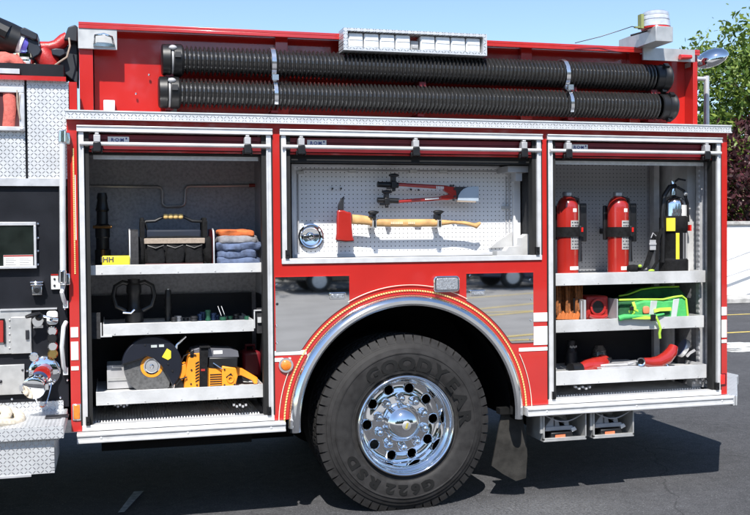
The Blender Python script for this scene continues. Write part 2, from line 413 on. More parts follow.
# header brackets over the pegboard
b = MB(); b.pbox(508, 166, 530, 172, .10, .3); b.pbox(516, 168, 522, 181, .12, .2); b.build('hanging_bracket', GREYP, L2)
b = MB(); b.pbox(521.5, 185, 532, 252, .30, .52); b.build('inner_column', LINER, L2)
b = MB(); b.pprism([(497, 256), (497, 251), (506, 251), (509, 247), (521, 246), (522, 238), (527, 234), (533, 236), (533, 256)], .13, .20); b.build('slide_bracket', SHELF, L2)
# --- shelves and trays
def shelf(par, x0, x1, zt_, h, y0, y1, wall=.0, name='shelf', m=SHELF):
    b = MB(); b.box(x0, x1, y0, y0+.004, zt_-h, zt_); b.box(x0, x1, y0+.004, y1, zt_-h*.25-.004, zt_-h*.25)
    b.box(x0, x0+.004, y0+.0041, y1, zt_-h*.25, zt_); b.box(x1-.004, x1, y0+.0041, y1, zt_-h*.25, zt_); b.box(x0, x1, y0+.0041, y0+.02, zt_-h, zt_-h+.004)
    o_ = b.build(name, m, par, .0012)
    b = MB(); n_ = 5
    for k in range(n_):
        xx = x0+.06+(x1-x0-.12)*k/(n_-1); b.lathe([(0, y0-.0025), (.003, y0-.0025), (.0042, y0)], (xx, 0, zt_-h+.010), n=8)
    b.build_split('lip_screw', BRUSH, par)
    return o_
SX0, SX1 = P(90, 268, .08).x, P(262.5, 268, .08).x
shelf(L1, SX0, SX1, 1.431, .052, .08, .60)
tx0, tx1 = P(103, 328, .08).x, P(254, 328, .08).x
shelf(L1, tx0, tx1, 1.118, .063, .08, .58, name='drawer')
shelf(L1, P(96, 395, .05).x, P(263.5, 395, .05).x, .765, .072, .05, .58, name='drawer')
b = MB()
for (u0_, u1_) in ((84.5, 100.5), (257, 272)):
    xa, xb = P(u0_, 325, .08).x, P(u1_, 325, .08).x
    za, zb = (P(92, 339, .08).z, P(92, 313, .08).z) if u0_ < 100 else (P(265, 333, .08).z, P(265, 308, .08).z)
    b.box(xa, xb, .08, .10, za, zb)
b.build_split('slide_housing', LINERD, L1)
b = MB()
xa, xb = P(257.5, 325, .075).x, P(265, 325, .075).x; za, zb = P(262, 331.5, .075).z, P(262, 308.5, .075).z
t = .006
b.box(xb-.004+.0, xb+.002, .070, .078, za, zb); b.box(xb+.0021, P(272, 325, .075).x, .070, .078, zb-t, zb); b.box(xb+.0021, P(272, 325, .075).x, .070, .078, za, za+t)
b.box(xa-.02, xa-.02+t, .070, .078, za+.02, zb-.01); b.box(xa-.02, xb-.02, .070, .078, zb-.012, zb-.006)
b.box(xa, xa+.02, .066, .078, za+.05, za+.08)
xa = P(102, 325, .075).x; za = P(102, 336, .075).z
b.box(xa-.008, xa-.002, .070, .078, za, za+.07); b.box(xa-.008, xa+.05, .070, .078, za-.006, za-.0001)
b.build('drawer_slide', ALUW, L1)
C3a, C3b = P(555, 278, .08).x, P(705.5, 278, .08).x
shelf(L3, C3a, C3b, 1.339, .074, .08, .54)
shelf(L3, C3a, P(704, 325, .08).x, 1.058, .074, .08, .54)
shelf(L3, P(555, 375, .05).x, P(706.5, 375, .05).x, .756, .084, .05, .54, name='drawer')
for par, x0, x1, yy in ((L1, -1.70, -.80, .60), (L3, .93, 1.99, .54)):
    b = MB(); b.box(x0, x1, .062, yy, .5805, .592)
    n = 60
    for k in range(n):
        xx = x0+(x1-x0)*(k+.5)/n; b.box(xx-.0035, xx+.0035, .12, yy-.01, .592, .6)
    b.build('floor_tile', ALUW, par)
# T connectors below the drawers
b = MB()
for u in (121, 240): 
    for k in range(5): b.pbox(u-7+k*3, 404+(k % 2)*1.5, u-5+k*3, 406+(k % 2)*1.5, .07, .09)
for u in (583,): 
    for k in range(5): b.pbox(u-8+k*3.5, 386+(k % 2)*1.5, u-6+k*3.5, 388+(k % 2)*1.5, .07, .09)
b.build('drawer_roller', GREYP, L1)
# small hardware right of lower drawer
b = MB()
for k in range(9): b.ball(P(694+k*2.1, 382-(k % 3)*3, .12), (.011, .012, .012), 10, 6)
b.pbox(692, 377, 712, 387, .14, .2); b.build('slide_bearing', GREYP, L3)
# --- polished panels
def mirror_panel(xa, xb, za, zb, R, name='polished_panel'):
    b = MB(); n = 40; y0, y1 = -.006, .0005
    prev = None; top = []; bot = []
    for k in range(n+1):
        x = xa+(xb-xa)*k/n; d = R*R-(x-AC[0])**2
        z = max(za, AC[1]+math.sqrt(d)) if d > 0 else za
        top.append((x, zb)); bot.append((x, z))
    b.prism(bot+top[::-1], y0, y1) if False else None
    for k in range(n):
        (x0, z0), (x1, z1) = bot[k], bot[k+1]
        if min(z0, z1) >= zb: continue
        b.face([(x0, y0, z0), (x1, y0, z1), (x1, y0, zb), (x0, y0, zb)]); b.face([(x0, y0, z0), (x0, y1, z0), (x1, y1, z1), (x1, y0, z1)])
        b.face([(x0, y0, zb), (x1, y0, zb), (x1, y1, zb), (x0, y1, zb)])
    b.face([(xa, y0, bot[0][1]), (xa, y0, zb), (xa, y1, zb), (xa, y1, bot[0][1])]); b.face([(xb, y0, bot[-1][1]), (xb, y1, bot[-1][1]), (xb, y1, zb), (xb, y0, zb)])
    bmesh.ops.remove_doubles(b.bm, verts=b.bm.verts, dist=1e-5)
    return b.build(name, STEEL, T)
PL = mirror_panel(P(275.3, 310).x, P(349, 290).x, P(285, 351).z, P(310, 276.5).z, .735)
PR = mirror_panel(P(466, 290).x, P(533, 310).x, P(520, 342.5).z, P(500, 273).z, .735)
for par, pts in ((PL, [(277, 285), (277, 304), (276.5, 326), (277, 343)]), (PR, [(530, 280), (531, 299), (530.5, 320), (530, 339), (470, 276)])):
    for u, v in pts:
        p = P(u, v); b = MB(); b.lathe([(0, -.011), (.006, -.011), (.008, -.006)], (p.x, 0, p.z), n=12); b.build('rivet', DARKST if u < 300 and v == 304 else CHROME, par)
# arch: chrome ring, liner, pinstripes
b = MB(); n = 72
sec = [(AR+.004, -.001), (AR+.002, -.012), (AR-.006, -.030), (AR-.016, -.043), (AR-.030, -.051), (AR-.048, -.049), (AR-.059, -.038), (AR-.062, -.015), (AR-.062, .03)]
rows = []
angs = [-4+188*k/n for k in range(n+1)]
for a in angs:
    ca, sa = math.cos(math.radians(a)), math.sin(math.radians(a)); rows.append([b.bm.verts.new((AC[0]+r*ca, y, AC[1]+r*sa)) for r, y in sec])
for p, q in zip(rows, rows[1:]):
    for k in range(len(sec)-1): b.bm.faces.new((p[k], p[k+1], q[k+1], q[k]))
b.build('wheel_arch_trim', mat('polished_fender', (.84, .85, .86), .09, 1., .04, 10), T)
b = MB()
for r, a0, a1, w in ((.714, 12, 168, .0042),):
    N = 150
    for k in range(N):
        a = math.radians(-2+184*k/N); a2 = math.radians(-2+184*(k+.72)/N)
        q = [(AC[0]+rr*math.cos(t_), AC[1]+rr*math.sin(t_)) for rr, t_ in ((r-w, a), (r-w, a2), (r+w, a2+.004), (r+w, a+.004))]
        b.prism(q, -.0075, -.004)
b.build('rope_stripe', STRIP, T)
b = MB()
for (a0, a1) in ((62, 118), (-1, 26), (154, 181)):
    pts = arc(AC, .745 if a0 > 40 else .748, a0, a1, 40, -.008); b.ribbon(pts, .005, .003, (0, 1, 0)) if False else b.tube(pts, .0022, 6)
b.build('thin_stripe', mat('cream_stripe', (.8, .68, .55), .4), T)
b = MB(); R_ = AR-.012
rows = []
for a in [-6+192*k/48 for k in range(49)]:
    ca, sa = math.cos(math.radians(a)), math.sin(math.radians(a)); rows.append([b.bm.verts.new((AC[0]+R_*ca, y, AC[1]+R_*sa)) for y in (.041, .69)])
for p, q in zip(rows, rows[1:]): b.bm.faces.new((p[0], p[1], q[1], q[0]))
b.box(-.72, .80, .69, .698, .45, 1.35)
b.build('wheel_well', CHASSIS, T)
# rope pinstripe on the left jamb
b = MB()
for k in range(64):
    z = P(70, 150).z-(P(70, 150).z-P(70, 276).z)*k/64; b.box(-1.771, -1.764, -.003, .0005, z, z+.008)
b.build('rope_stripe', STRIP, T)
b = MB(); b.pbox(75.3, 175, 76.0, 240, -.002, .0005); b.build('thin_stripe', WHITE, T)
# jamb markers
def marker(u0_, v0_, u1_, v1_, m, name):
    b = MB(); b.pbox(u0_-1, v0_-1, u1_+1, v1_+1, -.006, .001); f = b.build(name, CHROME if m is AMBER else REDD, T, .002)
    b = MB(); b.pbox(u0_, v0_, u1_, v1_, -.014, -.006); b.build('lens', m, f, .004)
marker(73.5, 405, 80, 419.5, AMBER, 'side_reflector')
marker(721, 374.5, 725.5, 384.5, REDL, 'side_reflector')
p = P(285.7, 365)
b = MB(); b.lathe([(0, -.012), (.040, -.012), (.043, -.004), (.043, .0)], (p.x, 0, p.z), n=32); mk = b.build('marker_light', CHROME, T)
b = MB(); b.lathe([(0, -.034), (.014, -.033), (.026, -.026), (.030, -.013)], (p.x, 0, p.z), n=28); b.build('lens', AMBER, mk)
# round-cornered chrome warning light over the arch
def rrect(x0, x1, z0, z1, r, n=5):
    out = []
    for cx, cz, a in ((x1-r, z0+r, -90), (x1-r, z1-r, 0), (x0+r, z1-r, 90), (x0+r, z0+r, 180)):
        for k in range(n+1): t_ = math.radians(a+90*k/n); out.append((cx+r*math.cos(t_), cz+r*math.sin(t_)))
    return out
x0, z1 = XY(432.5, 276); x1, z0 = XY(458.5, 291.5)
b = MB(); b.prism(rrect(x0, x1, z0, z1, .022), -.025, .0); wl = b.build('warning_light', CHROME, T, .006)
b = MB(); b.prism(rrect(x0+.014, x1-.014, z0+.012, z1-.012, .012), -.034, -.0251); b.build('lens', LENS, wl, .004)
for (u0_, v0_, u1_, v1_) in ((329, 292.5, 345, 299), (469, 290, 484, 295.5)):
    x0, z1 = XY(u0_, v0_); x1, z0 = XY(u1_, v1_)
    b = MB(); b.prism(rrect(x0, x1, z0, z1, .006), -.024, -.006); wl = b.build('side_light', CHROME, T, .003)
    b = MB(); b.prism(rrect(x0+.008, x1-.008, z0+.008, z1-.008, .004), -.029, -.0241); b.build('lens', LENS, wl, .002)
# --- upper body with recess behind the suction hoses
UZ = 2.70
b = MB()
b.box(-1.66, 1.985, .245, .27, 2.231, UZ)                         # back sheet
b.build('upper_side_sheet', RED, T)
b = MB()
b.box(-1.735, 1.985, .125, .2449, UZ, UZ+.016); b.box(-1.735, 1.985, .125, .130, UZ-.018, UZ)      # top lip
b.box(-1.735, -1.665, .152, .26, 2.231, UZ)                        # left post
for u in (283, 529.5, 638.5):
    x = P(u, 60, .16).x; b.box(x-.036, x+.036, .203, .2445, 2.231, UZ-.0005)
b.box(1.953, 1.985, .152, .2445, 2.231, UZ-.0001)
b.box(-1.60, 1.90, .16, .2445, 2.2315, 2.252)
b.build('upper_frame', RED, T, .002)
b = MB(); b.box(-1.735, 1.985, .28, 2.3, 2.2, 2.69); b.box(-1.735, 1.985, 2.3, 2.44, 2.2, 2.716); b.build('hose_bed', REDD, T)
b = MB(); b.pbox(78, 26.5, 117, 49, .13, .15); sp_ = b.build('stainless_plate', BRUSH, T, .001)
b = MB(); c = P(104, 43, .12)
b.box(c.x-.055, c.x+.055, .120, .1299, c.z-.018, c.z-.002); b.tube([(c.x-.05, .115, c.z-.005), (c.x-.045, .10, c.z+.035), (c.x, .095, c.z+.042), (c.x+.04, .10, c.z+.03), (c.x+.05, .115, c.z-.005)], .006, 8)
b.build('grab_handle', CHROME, sp_)
b = MB(); b.pbox(643.5, 48.6, 695, 61, .108, .124); sp2 = b.build('stainless_plate', BRUSH, T, .001)
b = MB(); b.cyl(P(680, 57, .085), P(691, 57, .095), .016, .013); b.build('red_end_cap', REDL, sp2)
b = MB(); b.pbox(103.5, 100, 115, 111, .20, .235); b.build('clear_marker', CLEAR, T, .004)
b = MB()
for u, v in ((136, 94), (149, 75), (696, 52), (694, 112), (690, 118)): b.ball(P(u, v, .22), .007, 8, 6)
b.build_split('rivet', CHROME, T)
# work-light box on the roof edge
x0, x1 = P(343.5, 40, .02).x, P(487, 45, .02).x; z0, z1 = 2.605, 2.728
b = MB(); t = .016
b.box(x0, x1, .02, .14, z1-t, z1); b.box(x0, x1, .02, .14, z0, z0+t); b.box(x0, x0+t+.008, .02, .14, z0+t, z1-t); b.box(x1-t-.006, x1, .02, .14, z0+t, z1-t); b.box(x0+t, x1-t, .13, .14, z0+t, z1-t)
lbx = b.build('light_box', TREAD, T)
n = 8; gx0, gx1 = x0+.030, x1-.028; w = (gx1-gx0-.055)/n
xx = gx0
for k in range(9):
    if k == 4:
        b = MB(); b.box(xx+.004, xx+.050, .06, .129, z0+.022, z0+.075); b.box(xx+.010, xx+.044, .05, .0599, z0+.03, z0+.05); b.build('driver_unit', GREYP, lbx, .004); xx += .055; continue
    b = MB(); b.box(xx+.003, xx+w-.003, .045, .129, z0+.020, z1-.020); hd = b.build('lamp_module', CLEAR, lbx, .008)
    b = MB()
    for q in range(2): b.box(xx+.008, xx+w-.008, .041, .0455, z0+.028+q*.034, z0+.054+q*.034)
    b.build('lens', CLEAR, hd, .004); xx += w
# beacon on outrigger
p0 = P(634, 49, .30)
bx = p0.x-.055
p0.z += .045; b = MB(); b.box(bx-.03, bx+.085, -.10, .34, p0.z-.075, p0.z+.015); ob = b.build('beacon_arm', BRUSH, T, .003)
cz = p0.z+.015; cxx = bx+.028; cyy = .0
b = MB(); b.lathe([(0, .001), (.086, .001), (.088, .006), (.086, .012), (0, .020)], (cxx, cyy, cz), 'Z', 40); bb = b.build('beacon_base', REDL, T)
b = MB(); b.lathe([(0, .108), (.064, .106), (.077, .098), (.080, .082), (.078, .076), (.081, .072), (.083, .054), (.080, .050), (.084, .046), (.086, .026), (.089, .0125), (0, .0125)], (cxx, cyy, cz), 'Z', 40); b.build('beacon_lens', mat('ribbed_beacon_lens', (.50, .53, .60), .18, .1, .1, 30, coat=1.), bb)
b = MB(); b.box(cxx-.108, cxx-.090, cyy-.02, cyy+.02, cz+.0, cz+.085); b.box(cxx-.14, cxx-.089, cyy-.01, cyy+.01, cz+.004, cz+.012); b.build('side_sensor', mat('olive_plastic', (.25, .28, .10), .5), bb)
b = MB(); e_ = Vector((cxx-.135, cyy, cz+.008)); b.tube([P(575, 43, .1), P(600, 36.8, .08), P(620, 30.5, .04), P(632, 26.5, .0), e_], .0028, 6); b.cyl(e_-Vector((.03, 0, .05)), e_+Vector((.14, 0, .0)), .006, .004); b.build('antenna_cable', BLACK, T)
# chrome rear scene light
p = P(712, 59, .20)
b = MB(); mt_ = Matrix.Rotation(math.radians(-22), 4, 'Y')
b.lathe([(0, .062), (.04, .058), (.075, .044), (.098, .02), (.105, 0), (.103, -.014), (.08, -.034), (.045, -.046), (0, -.05)], (p.x, .20, p.z), 'Z', 32, mt_); cl = b.build('rear_mirror_dome', CHROME, T)
b = MB(); b.cyl((p.x-.10, .2, p.z-.02), (p.x-.14, .2, p.z+.0), .012); b.cyl((p.x-.13, .2, p.z-.04), (p.x-.13, .2, p.z+.04), .012); b.box(p.x-.17, p.x-.12, .18, .24, p.z-.06, p.z-.03); b.build('bracket', GREYP, cl)
x = P(706.5, 100, .45).x
b = MB(); b.tube([(x, .45, 2.0), (x, .45, 2.40), (x, .45, P(706, 76, .45).z), ], .018, 14); b.cyl((x, .45, P(706, 79, .45).z), (x-.12, .45, P(706, 79, .45).z), .014); b.build('grab_rail', ALU, T)
# hose straps
def hring(u, skew):
    pt = P(u, 52, .04); b = MB()
    pts = []
    for k in range(9):
        t_ = math.radians(100-200*k/8); pts.append((pt.x+skew*k/8*.35, 0.12-.088*math.cos(t_), 2.530+.088*math.sin(t_)))
    b.ribbon(pts, .025, .004, (1, 0, 0))
    pts = []
    for k in range(7):
        t_ = math.radians(80-120*k/6); pts.append((pt.x+skew*(.5+k/8*.35), 0.12-.088*math.cos(t_), 2.356+.088*math.sin(t_)))
    b.ribbon(pts, .021, .004, (1, 0, 0)); b.rbox((pt.x+skew*.4, .035, 2.443), (.035, .012, .03))
    b.build('hose_strap', mat('silver_strap', (.74, .75, .78), .16, .9), T)
hring(273.5, .02); hring(567, .05)
b = MB()
for u in (169, 274, 420, 570, 650):
    x = P(u, 75, .15).x; b.box(x-.02, x+.02, .10, .2345, 2.43, 2.455); b.box(x-.02, x+.02, .135, .2345, 2.2625, 2.276)
b.build_split('hose_cradle', REDD, T)
# --- wheel
WC = Vector((.024, .03, .492)); WR = .515
W = bpy.data.objects.new('wheel', None); COL.objects.link(W); W.parent = T; W.location = (WC.x, 0, WC.z)
def flat_bottom(b, g=.0):
    for v in b.bm.verts:
        if v.co.z < g: v.co.z = g + (v.co.z-g)*.05
def tyre(y0, name='tyre', blocks=True):
    b = MB()
    prof = [(.284, .045), (.287, .030), (.300, .020), (.312, .016), (.3125, .012), (.318, .012), (.322, .007), (.345, .000), (.380, -.003), (.410, -.002), (.412, -.005), (.417, -.005), (.419, .000), (.440, .006), (.4405, .010), (.462, .020), (.463, .026), (.482, .036), (.487, .046), (.496, .052), (.500, .075), (.503, .15), (.500, .225), (.49, .255), (.47, .28), (.42, .295), (.34, .29), (.286, .26)]
    b.lathe([(r, y0+y) for r, y in prof], (WC.x, 0, WC.z), n=160)
    if blocks:
        N = 58
        for k in range(N):
            for j, (ya, yb, off, hw) in enumerate(((.028, .082, 0, .037), (.092, .128, .5, .034), (.136, .168, 0, .034), (.176, .212, .5, .034), (.222, .262, 0, .037))):
                a0 = (k+off)*2*PI/N; ha = hw/.5*.62
                lo, hi = (.470 if j in (0, 4) else .498), .514
                q = []
                for aa, rr, y in ((-ha, lo, ya), (ha, lo, ya), (ha, lo, yb), (-ha, lo, yb), (-ha*.95, hi, ya+(.016 if j == 0 else 0)), (ha*.95, hi, ya+(.016 if j == 0 else 0)), (ha*.95, hi, yb-(.016 if j == 4 else 0)), (-ha*.95, hi, yb-(.016 if j == 4 else 0))):
                    t_ = a0+aa; q.append(b.bm.verts.new((WC.x+rr*math.cos(t_), y0+y, WC.z+rr*math.sin(t_))))
                for f in ((0,3,2,1),(4,5,6,7),(0,1,5,4),(1,2,6,5),(2,3,7,6),(3,0,4,7)): b.bm.faces.new([q[i] for i in f])
    flat_bottom(b); return b.build(name, TYRE, W)
tyre(.03)
tyre(.36, 'inner_tyre', False)
def rimtext(txt, a0, a1, r, size, sx=1.25):
    b = MB(); n = len(txt)
    for k, ch in enumerate(txt):
        if ch == ' ': continue
        a = math.radians(a0+(a1-a0)*k/(n-1))
        m = Matrix.Translation((WC.x+r*math.cos(a), .0275, WC.z+r*math.sin(a))) @ Matrix.Rotation(-(a-PI/2), 4, 'Y') @ XZT @ Matrix.Diagonal((sx, 1, 1, 1))
        b.text(ch, m, size, .003, .0048)
    return b.build('raised_lettering', TYREL, W)
rimtext('GOODYEAR', 123, 5, .350, .098)
rimtext('G622', -70, -106, .366, .074, 1.35)
rimtext('RSD', -122, -149, .366, .074, 1.35)
# rim with real hand holes
b = MB()
b.lathe([(.291, .050), (.291, .036), (.288, .024), (.281, .020), (.274, .024), (.268, .045), (.262, .055), (.250, .062), (.244, .085), (.240, .13), (.236, .155), (.228, .1585), (.228, .166), (.245, .162), (.252, .13), (.262, .09), (.280, .07)], (WC.x, .0, WC.z), n=128)
rimo = b.build('rim', CHROME, W, ang=50)
b = MB(); b.lathe([(0, .150), (.150, .150), (.168, .151), (.185, .156), (.212, .166), (.229, .160), (.229, .170), (.212, .176), (.180, .168), (.16, .163), (0, .163)], (WC.x, 0, WC.z), n=128)
disc = b.build('rim_disc', CHROME, W, ang=50)
b = MB()
for k in range(10):
    a = math.radians(36*k+2); b.lathe([(0, .10), (.0265, .10), (.0265, .22), (0, .22)], (WC.x+.200*math.cos(a), 0, WC.z+.200*math.sin(a)), n=24)
ct = b.build('cutter', CHROME, W)
md = disc.modifiers.new('b', 'BOOLEAN'); md.object = ct; md.operation = 'DIFFERENCE'; md.solver = 'EXACT'
bpy.context.view_layer.update(); dg = bpy.context.evaluated_depsgraph_get()
me = bpy.data.meshes.new_from_object(disc.evaluated_get(dg)); disc.modifiers.clear(); disc.data = me
bpy.data.objects.remove(ct)
b = MB()
for k in range(10):
    a = math.radians(36*k+2); q = (WC.x+.200*math.cos(a), 0, WC.z+.200*math.sin(a)); b.lathe([(.0265, .172), (.0265, .154), (.029, .151), (.032, .1535)], q, n=24)
    b.bm.faces.ensure_lookup_table()
b.build_split('hand_hole_ring', CHROME, W)
for k in range(10):
    a = math.radians(36*k+20); q = (WC.x+.143*math.cos(a), 0, WC.z+.143*math.sin(a))
    b = MB(); b.lathe([(.028, .151), (.028, .144), (.024, .142), (.0225, .112), (.019, .098), (.011, .090), (0, .088)], q, n=18); b.build('lug_nut', CHROME, W)
b = MB(); b.lathe([(.112, .151), (.112, .143), (.104, .138), (.100, .09), (.098, .075), (.092, .070), (.080, .054), (.060, .040), (.035, .031), (.012, .028), (0, .028)], (WC.x, 0, WC.z), n=64); hb = b.build('hub_cap', CHROME, W)
b = MB(); b.lathe([(0, .0245), (.020, .0245), (.026, .028), (.026, .034)], (WC.x, 0, WC.z), n=32); em = b.build('cap_emblem', BRUSH, W)
b = MB(); b.prism([(WC.x-.010, WC.z-.016), (WC.x+.001, WC.z-.016), (WC.x+.010, WC.z+.016), (WC.x-.001, WC.z+.016)], .0225, .0244); b.build('emblem_bar', mat('gold_enamel', (.6, .5, .1), .3, .3), W)
# --- mudflap
b = MB(); pts = [(502, 412), (522, 412), (525, 430), (527.5, 455), (526, 478), (516, 481), (503, 474), (492, 466)]
b.pprism(pts, .10, .112); b.build('mudflap', MUD, T)
b = MB(); b.pbox(500, 408, 522, 414, .07, .13); b.build('mudflap_hanger', CHASSIS, T)
# --- chock holders
for (ua, ub) in ((540.5, 586.5), (590.5, 634)):
    x0, x1 = P(ua+3, 430).x, P(ub, 430).x; z0 = .350
    b = MB(); t = .008
    b.box(x0, x1, .0, .25, z0, z0+t); b.box(x1-t, x1, .0, .25, z0+t, .512); b.box(x0, x0+t, .0, .25, z0+t, .512); b.box(x0+t, x1-t, .25, .258, z0, .512); b.box(x0-.0, x1, .0, .02, z0+t, z0+t+.012)
    b.box(x0-.016, x0-.0001, .01, .03, z0+.05, .512)
    h = b.build('chock_holder', BRUSH, T, .001)
    b = MB(); n = 10; xm = (x0+x1)/2
    b.tube([(x0+.01+(x1-x0-.02)*k/n, .01, .508-.045*math.sin(PI*k/n)) for k in range(n+1)], .0035, 6); b.build('retaining_cable', GREYP, h)
# --- underbody
b = MB()
for y in (.75, 1.65): b.box(-3.6, 2.0, y, y+.09, .50, .80)
b.box(-1.65, -.85, .10, .70, .44, .512); b.box(.95, 1.5, .35, .7, .36, .50); b.box(-1.6, -.9, .9, 1.6, .30, .55); b.box(-3.2, -2.0, .45, 2.3, .30, .62)
b.cyl((WC.x, .4, WC.z), (WC.x, 2.2, WC.z), .09); b.ball((WC.x, 1.25, WC.z), (.24, .2, .22)); b.box(1.0, 1.9, .9, 1.7, .34, .56); b.box(XL, XR, 2.1, 2.44, .45, .60)
b.box(-.9, -.5, .75, 1.6, .32, .55); b.box(-5.4, -1.8, .3, 2.44, .60, .70)  # last box: unseen cab extension added to shade the ground
b.box(-1.75, -.85, 1.95, 2.40, .22, .6); b.box(.95, 2.0, 1.95, 2.40, .24, .6); b.box(-5.6, -1.9, 2.1, 2.42, .26, .7); b.box(2.0, 2.6, 1.2, 2.3, .30, .50)  # unseen boxes added to block far-side light under the truck
b.build('chassis_and_light_blockers', CHASSIS, T)
b = MB()
for y in (1.83, 2.14): b.lathe([(.28, y), (.40, y-.02), (.48, y+.03), (.51, y+.07), (.51, y+.24), (.46, y+.28), (.28, y+.28)], (WC.x, 0, WC.z), n=64)
flat_bottom(b); b.build('far_side_tyre', TYRE, T)
# tailboard
b = MB(); b.prism([(0, 0)]*0 or [(2.100, .50), (2.100, .565), (2.16, .565), (2.16, .50)], -.03, .70) if False else None
poly = [(2.101, -.045), (2.135, -.045), (2.60, .62), (2.67, .70), (2.67, 2.44), (2.101, 2.44)]
a_ = [b.bm.verts.new((x, y, .505)) for x, y in poly]; c_ = [b.bm.verts.new((x, y, .570)) for x, y in poly]
b.bm.faces.new(a_); b.bm.faces.new(c_)
for k in range(len(poly)): b.bm.faces.new((a_[k], a_[(k+1) % 6], c_[(k+1) % 6], c_[k]))
b.build('tailboard', TREADH, T, .004)
# ================================================================== PUMP PANEL END (front of the locker body)
PX0 = -3.6
b = MB(); b.box(PX0, XL-.012, .03, .70, .70, 2.47); b.build('pump_house', BLACKM, T)
x_w = P(60, 130, .02).x
tp0, tp1 = P(30, 179, .02).z, P(30, 81, .02).z
b = MB(); b.box(PX0, P(25, 130, .02).x, .018, .0299, tp0, P(20, 80, .02).z); b.box(P(27.5, 130, .02).x, P(69, 130, .02).x, .018, .0299, tp0, tp1)
b.build('tread_plate_panel', TREAD, T)
b = MB(); b.box(PX0, P(66, 182, .01).x, .008, .017, P(30, 186, .01).z, tp0+.002); b.build('panel_edge_strip', ALU, T)
b = MB(); b.box(PX0, P(66, 80, .0).x, -.01, .30, P(30, 80.5, .0).z, P(30, 76, .0).z); b.box(P(69, 100, .03).x, P(77, 100, .03).x, .03, .1, P(73, 112, .03).z, P(73, 82, .03).z)
b.build('pump_house_lip', RED, T)
# crosslay window with hoses behind
x1 = P(24.5, 105, .0).x; zA, zB = P(12, 131, .0).z, P(12, 87, .0).z
b = MB(); b.box(PX0, x1, -.012, .017, zB-.03, zB); b.box(PX0, x1, -.012, .017, zA, zA+.022); b.box(x1-.026, x1, -.012, .017, zA+.022, zB-.03); b.ball((x1-.012, -.014, zA+.01), .012, 10, 8)
cw = b.build('crosslay_frame', ALU, T, .003)
b = MB(); b.box(PX0, x1-.026, .004, .0175, zA+.022, zB-.03); b.build('crosslay_recess', mat('deep_maroon', (.06, .01, .015), .7), cw)
b = MB()
for k in range(4):
    x = x1-.075-k*.085; b.tube([(x+.01*math.sin(k), .008, zB-.031), (x+.006, -.004, (zA+zB)/2), (x-.004, .006, zA+.023)], .030, 12, flat=.45)
b.build('folded_hose', HOSER, cw)
b = MB(); b.tube([P(17, 90, -.01), P(17.5, 105, -.016), P(20, 119, -.016)], .004, 6); b.tube([P(20, 95, -.012), P(18.5, 112, -.016), P(20, 120, -.016)], .003, 6); b.build('pull_cord', TAN, cw)
# sight window
x0, x1 = P(-30, 245, .01).x, P(36.5, 245, .01).x; z0, z1 = P(20, 268.5, .01).z, P(20, 222, .01).z
b = MB(); b.box(x0, x1, .005, .0299, z0, z1); b.box(x0, x1, -.004, .0049, z1-.018, z1); b.box(x0, x1, -.004, .0049, z0, z0+.014); b.box(x1-.012, x1, -.004, .0049, z0+.014, z1-.018)
sw = b.build('gauge_panel', ALU, T, .002)
b = MB(); b.box(x0, x1-.013, .002, .0048, z0+.015, z1-.019); b.build('gauge_glass', mat('dark_glass', (.015, .02, .018), .06, .0, .2, 12, spec=.9), sw)
b = MB(); b.pbox(3.5, 255, 33, 266.5, -.001, .0019); lb = b.build('instruction_label', WLAB, sw)
b = MB(); b.pbox(3.5, 255.2, 33, 256.4, -.0022, -.0011)
lb2 = b.build('red_header', REDX, lb)
b = MB()
for k in range(4):
    for j in range(2): b.pbox(5.5+j*14, 258.2+k*2.0, 14+j*15+(k % 2)*2, 258.8+k*2.0, -.002, -.0011)
b.build('label_print', LABEL, lb)
b = MB()
for v in (224, 238, 251, 264.5): b.ball(P(38, v, .026), .007, 8, 6)
b.build_split('rivet', CHROME, sw)
# chrome knob, plates, valve controls
b = MB(); c = P(37, 285, .0)
b.box(c.x-.032, c.x+.032, -.03, .03, c.z+.012, c.z+.019); b.box(c.x-.030, c.x+.030, -.026, .03, c.z-.002, c.z+.006); b.box(c.x-.020, c.x+.020, -.014, .03, c.z+.006, c.z+.012); b.box(c.x-.024, c.x+.024, -.012, .03, c.z-.050, c.z-.006); kb = b.build('pull_knob', CHROME, T, .004)
b = MB(); b.lathe([(0, -.0215), (.014, -.0205), (.015, -.0125)], (c.x, 0, c.z-.027), n=20); b.build('knob_button', BLACK, kb)
b = MB(); b.pbox(51, 275, 60.5, 289.5, .01, .03); wp = b.build('switch_plate', WLAB, T, .003)
b = MB()
for v in (279, 285.5): b.ball(P(54.5, v, .008), .006, 8, 6)
b.build_split('screw', DARKST, wp)
b = MB(); b.pbox(51, 274, 61, 275.6, .008, .029); b.build('red_strip', REDX, wp)
b = MB(); b.pbox(-60, 310.5, 31.5, 354.5, .012, .03); vp = b.build('valve_plate', BRUSH, T, .002)
b = MB(); b.pbox(11, 317, 31, 353.5, .006, .0119)
for k in range(5): b.ball(P(9.5, 320+k*7, .010), .005, 8, 6)
b.build('access_cover', BRUSH, vp, .002)
b = MB(); b.pbox(25.5, 330, 29, 339.5, -.004, .0059); b.build('cover_latch', DARKST, vp, .002)
b = MB(); b.pbox(-20, 320.5, 3.5, 343, .0, .0115); rs = b.build('red_switch_box', REDX, vp, .004)
b = MB(); b.pbox(-20, 319, 4.5, 320.4, .0, .0115); b.pbox(3.6, 320.5, 5.2, 344, .0, .0115); b.build('switch_surround', BLACK, vp)
b = MB(); b.pbox(0, 308.5, 57, 310, .004, .03); b.build('panel_edge_strip', ALU, T)
b = MB(); b.pbox(-60, 366, 24.5, 396, .008, .03); lp = b.build('lower_cover_plate', BRUSH, T, .002)
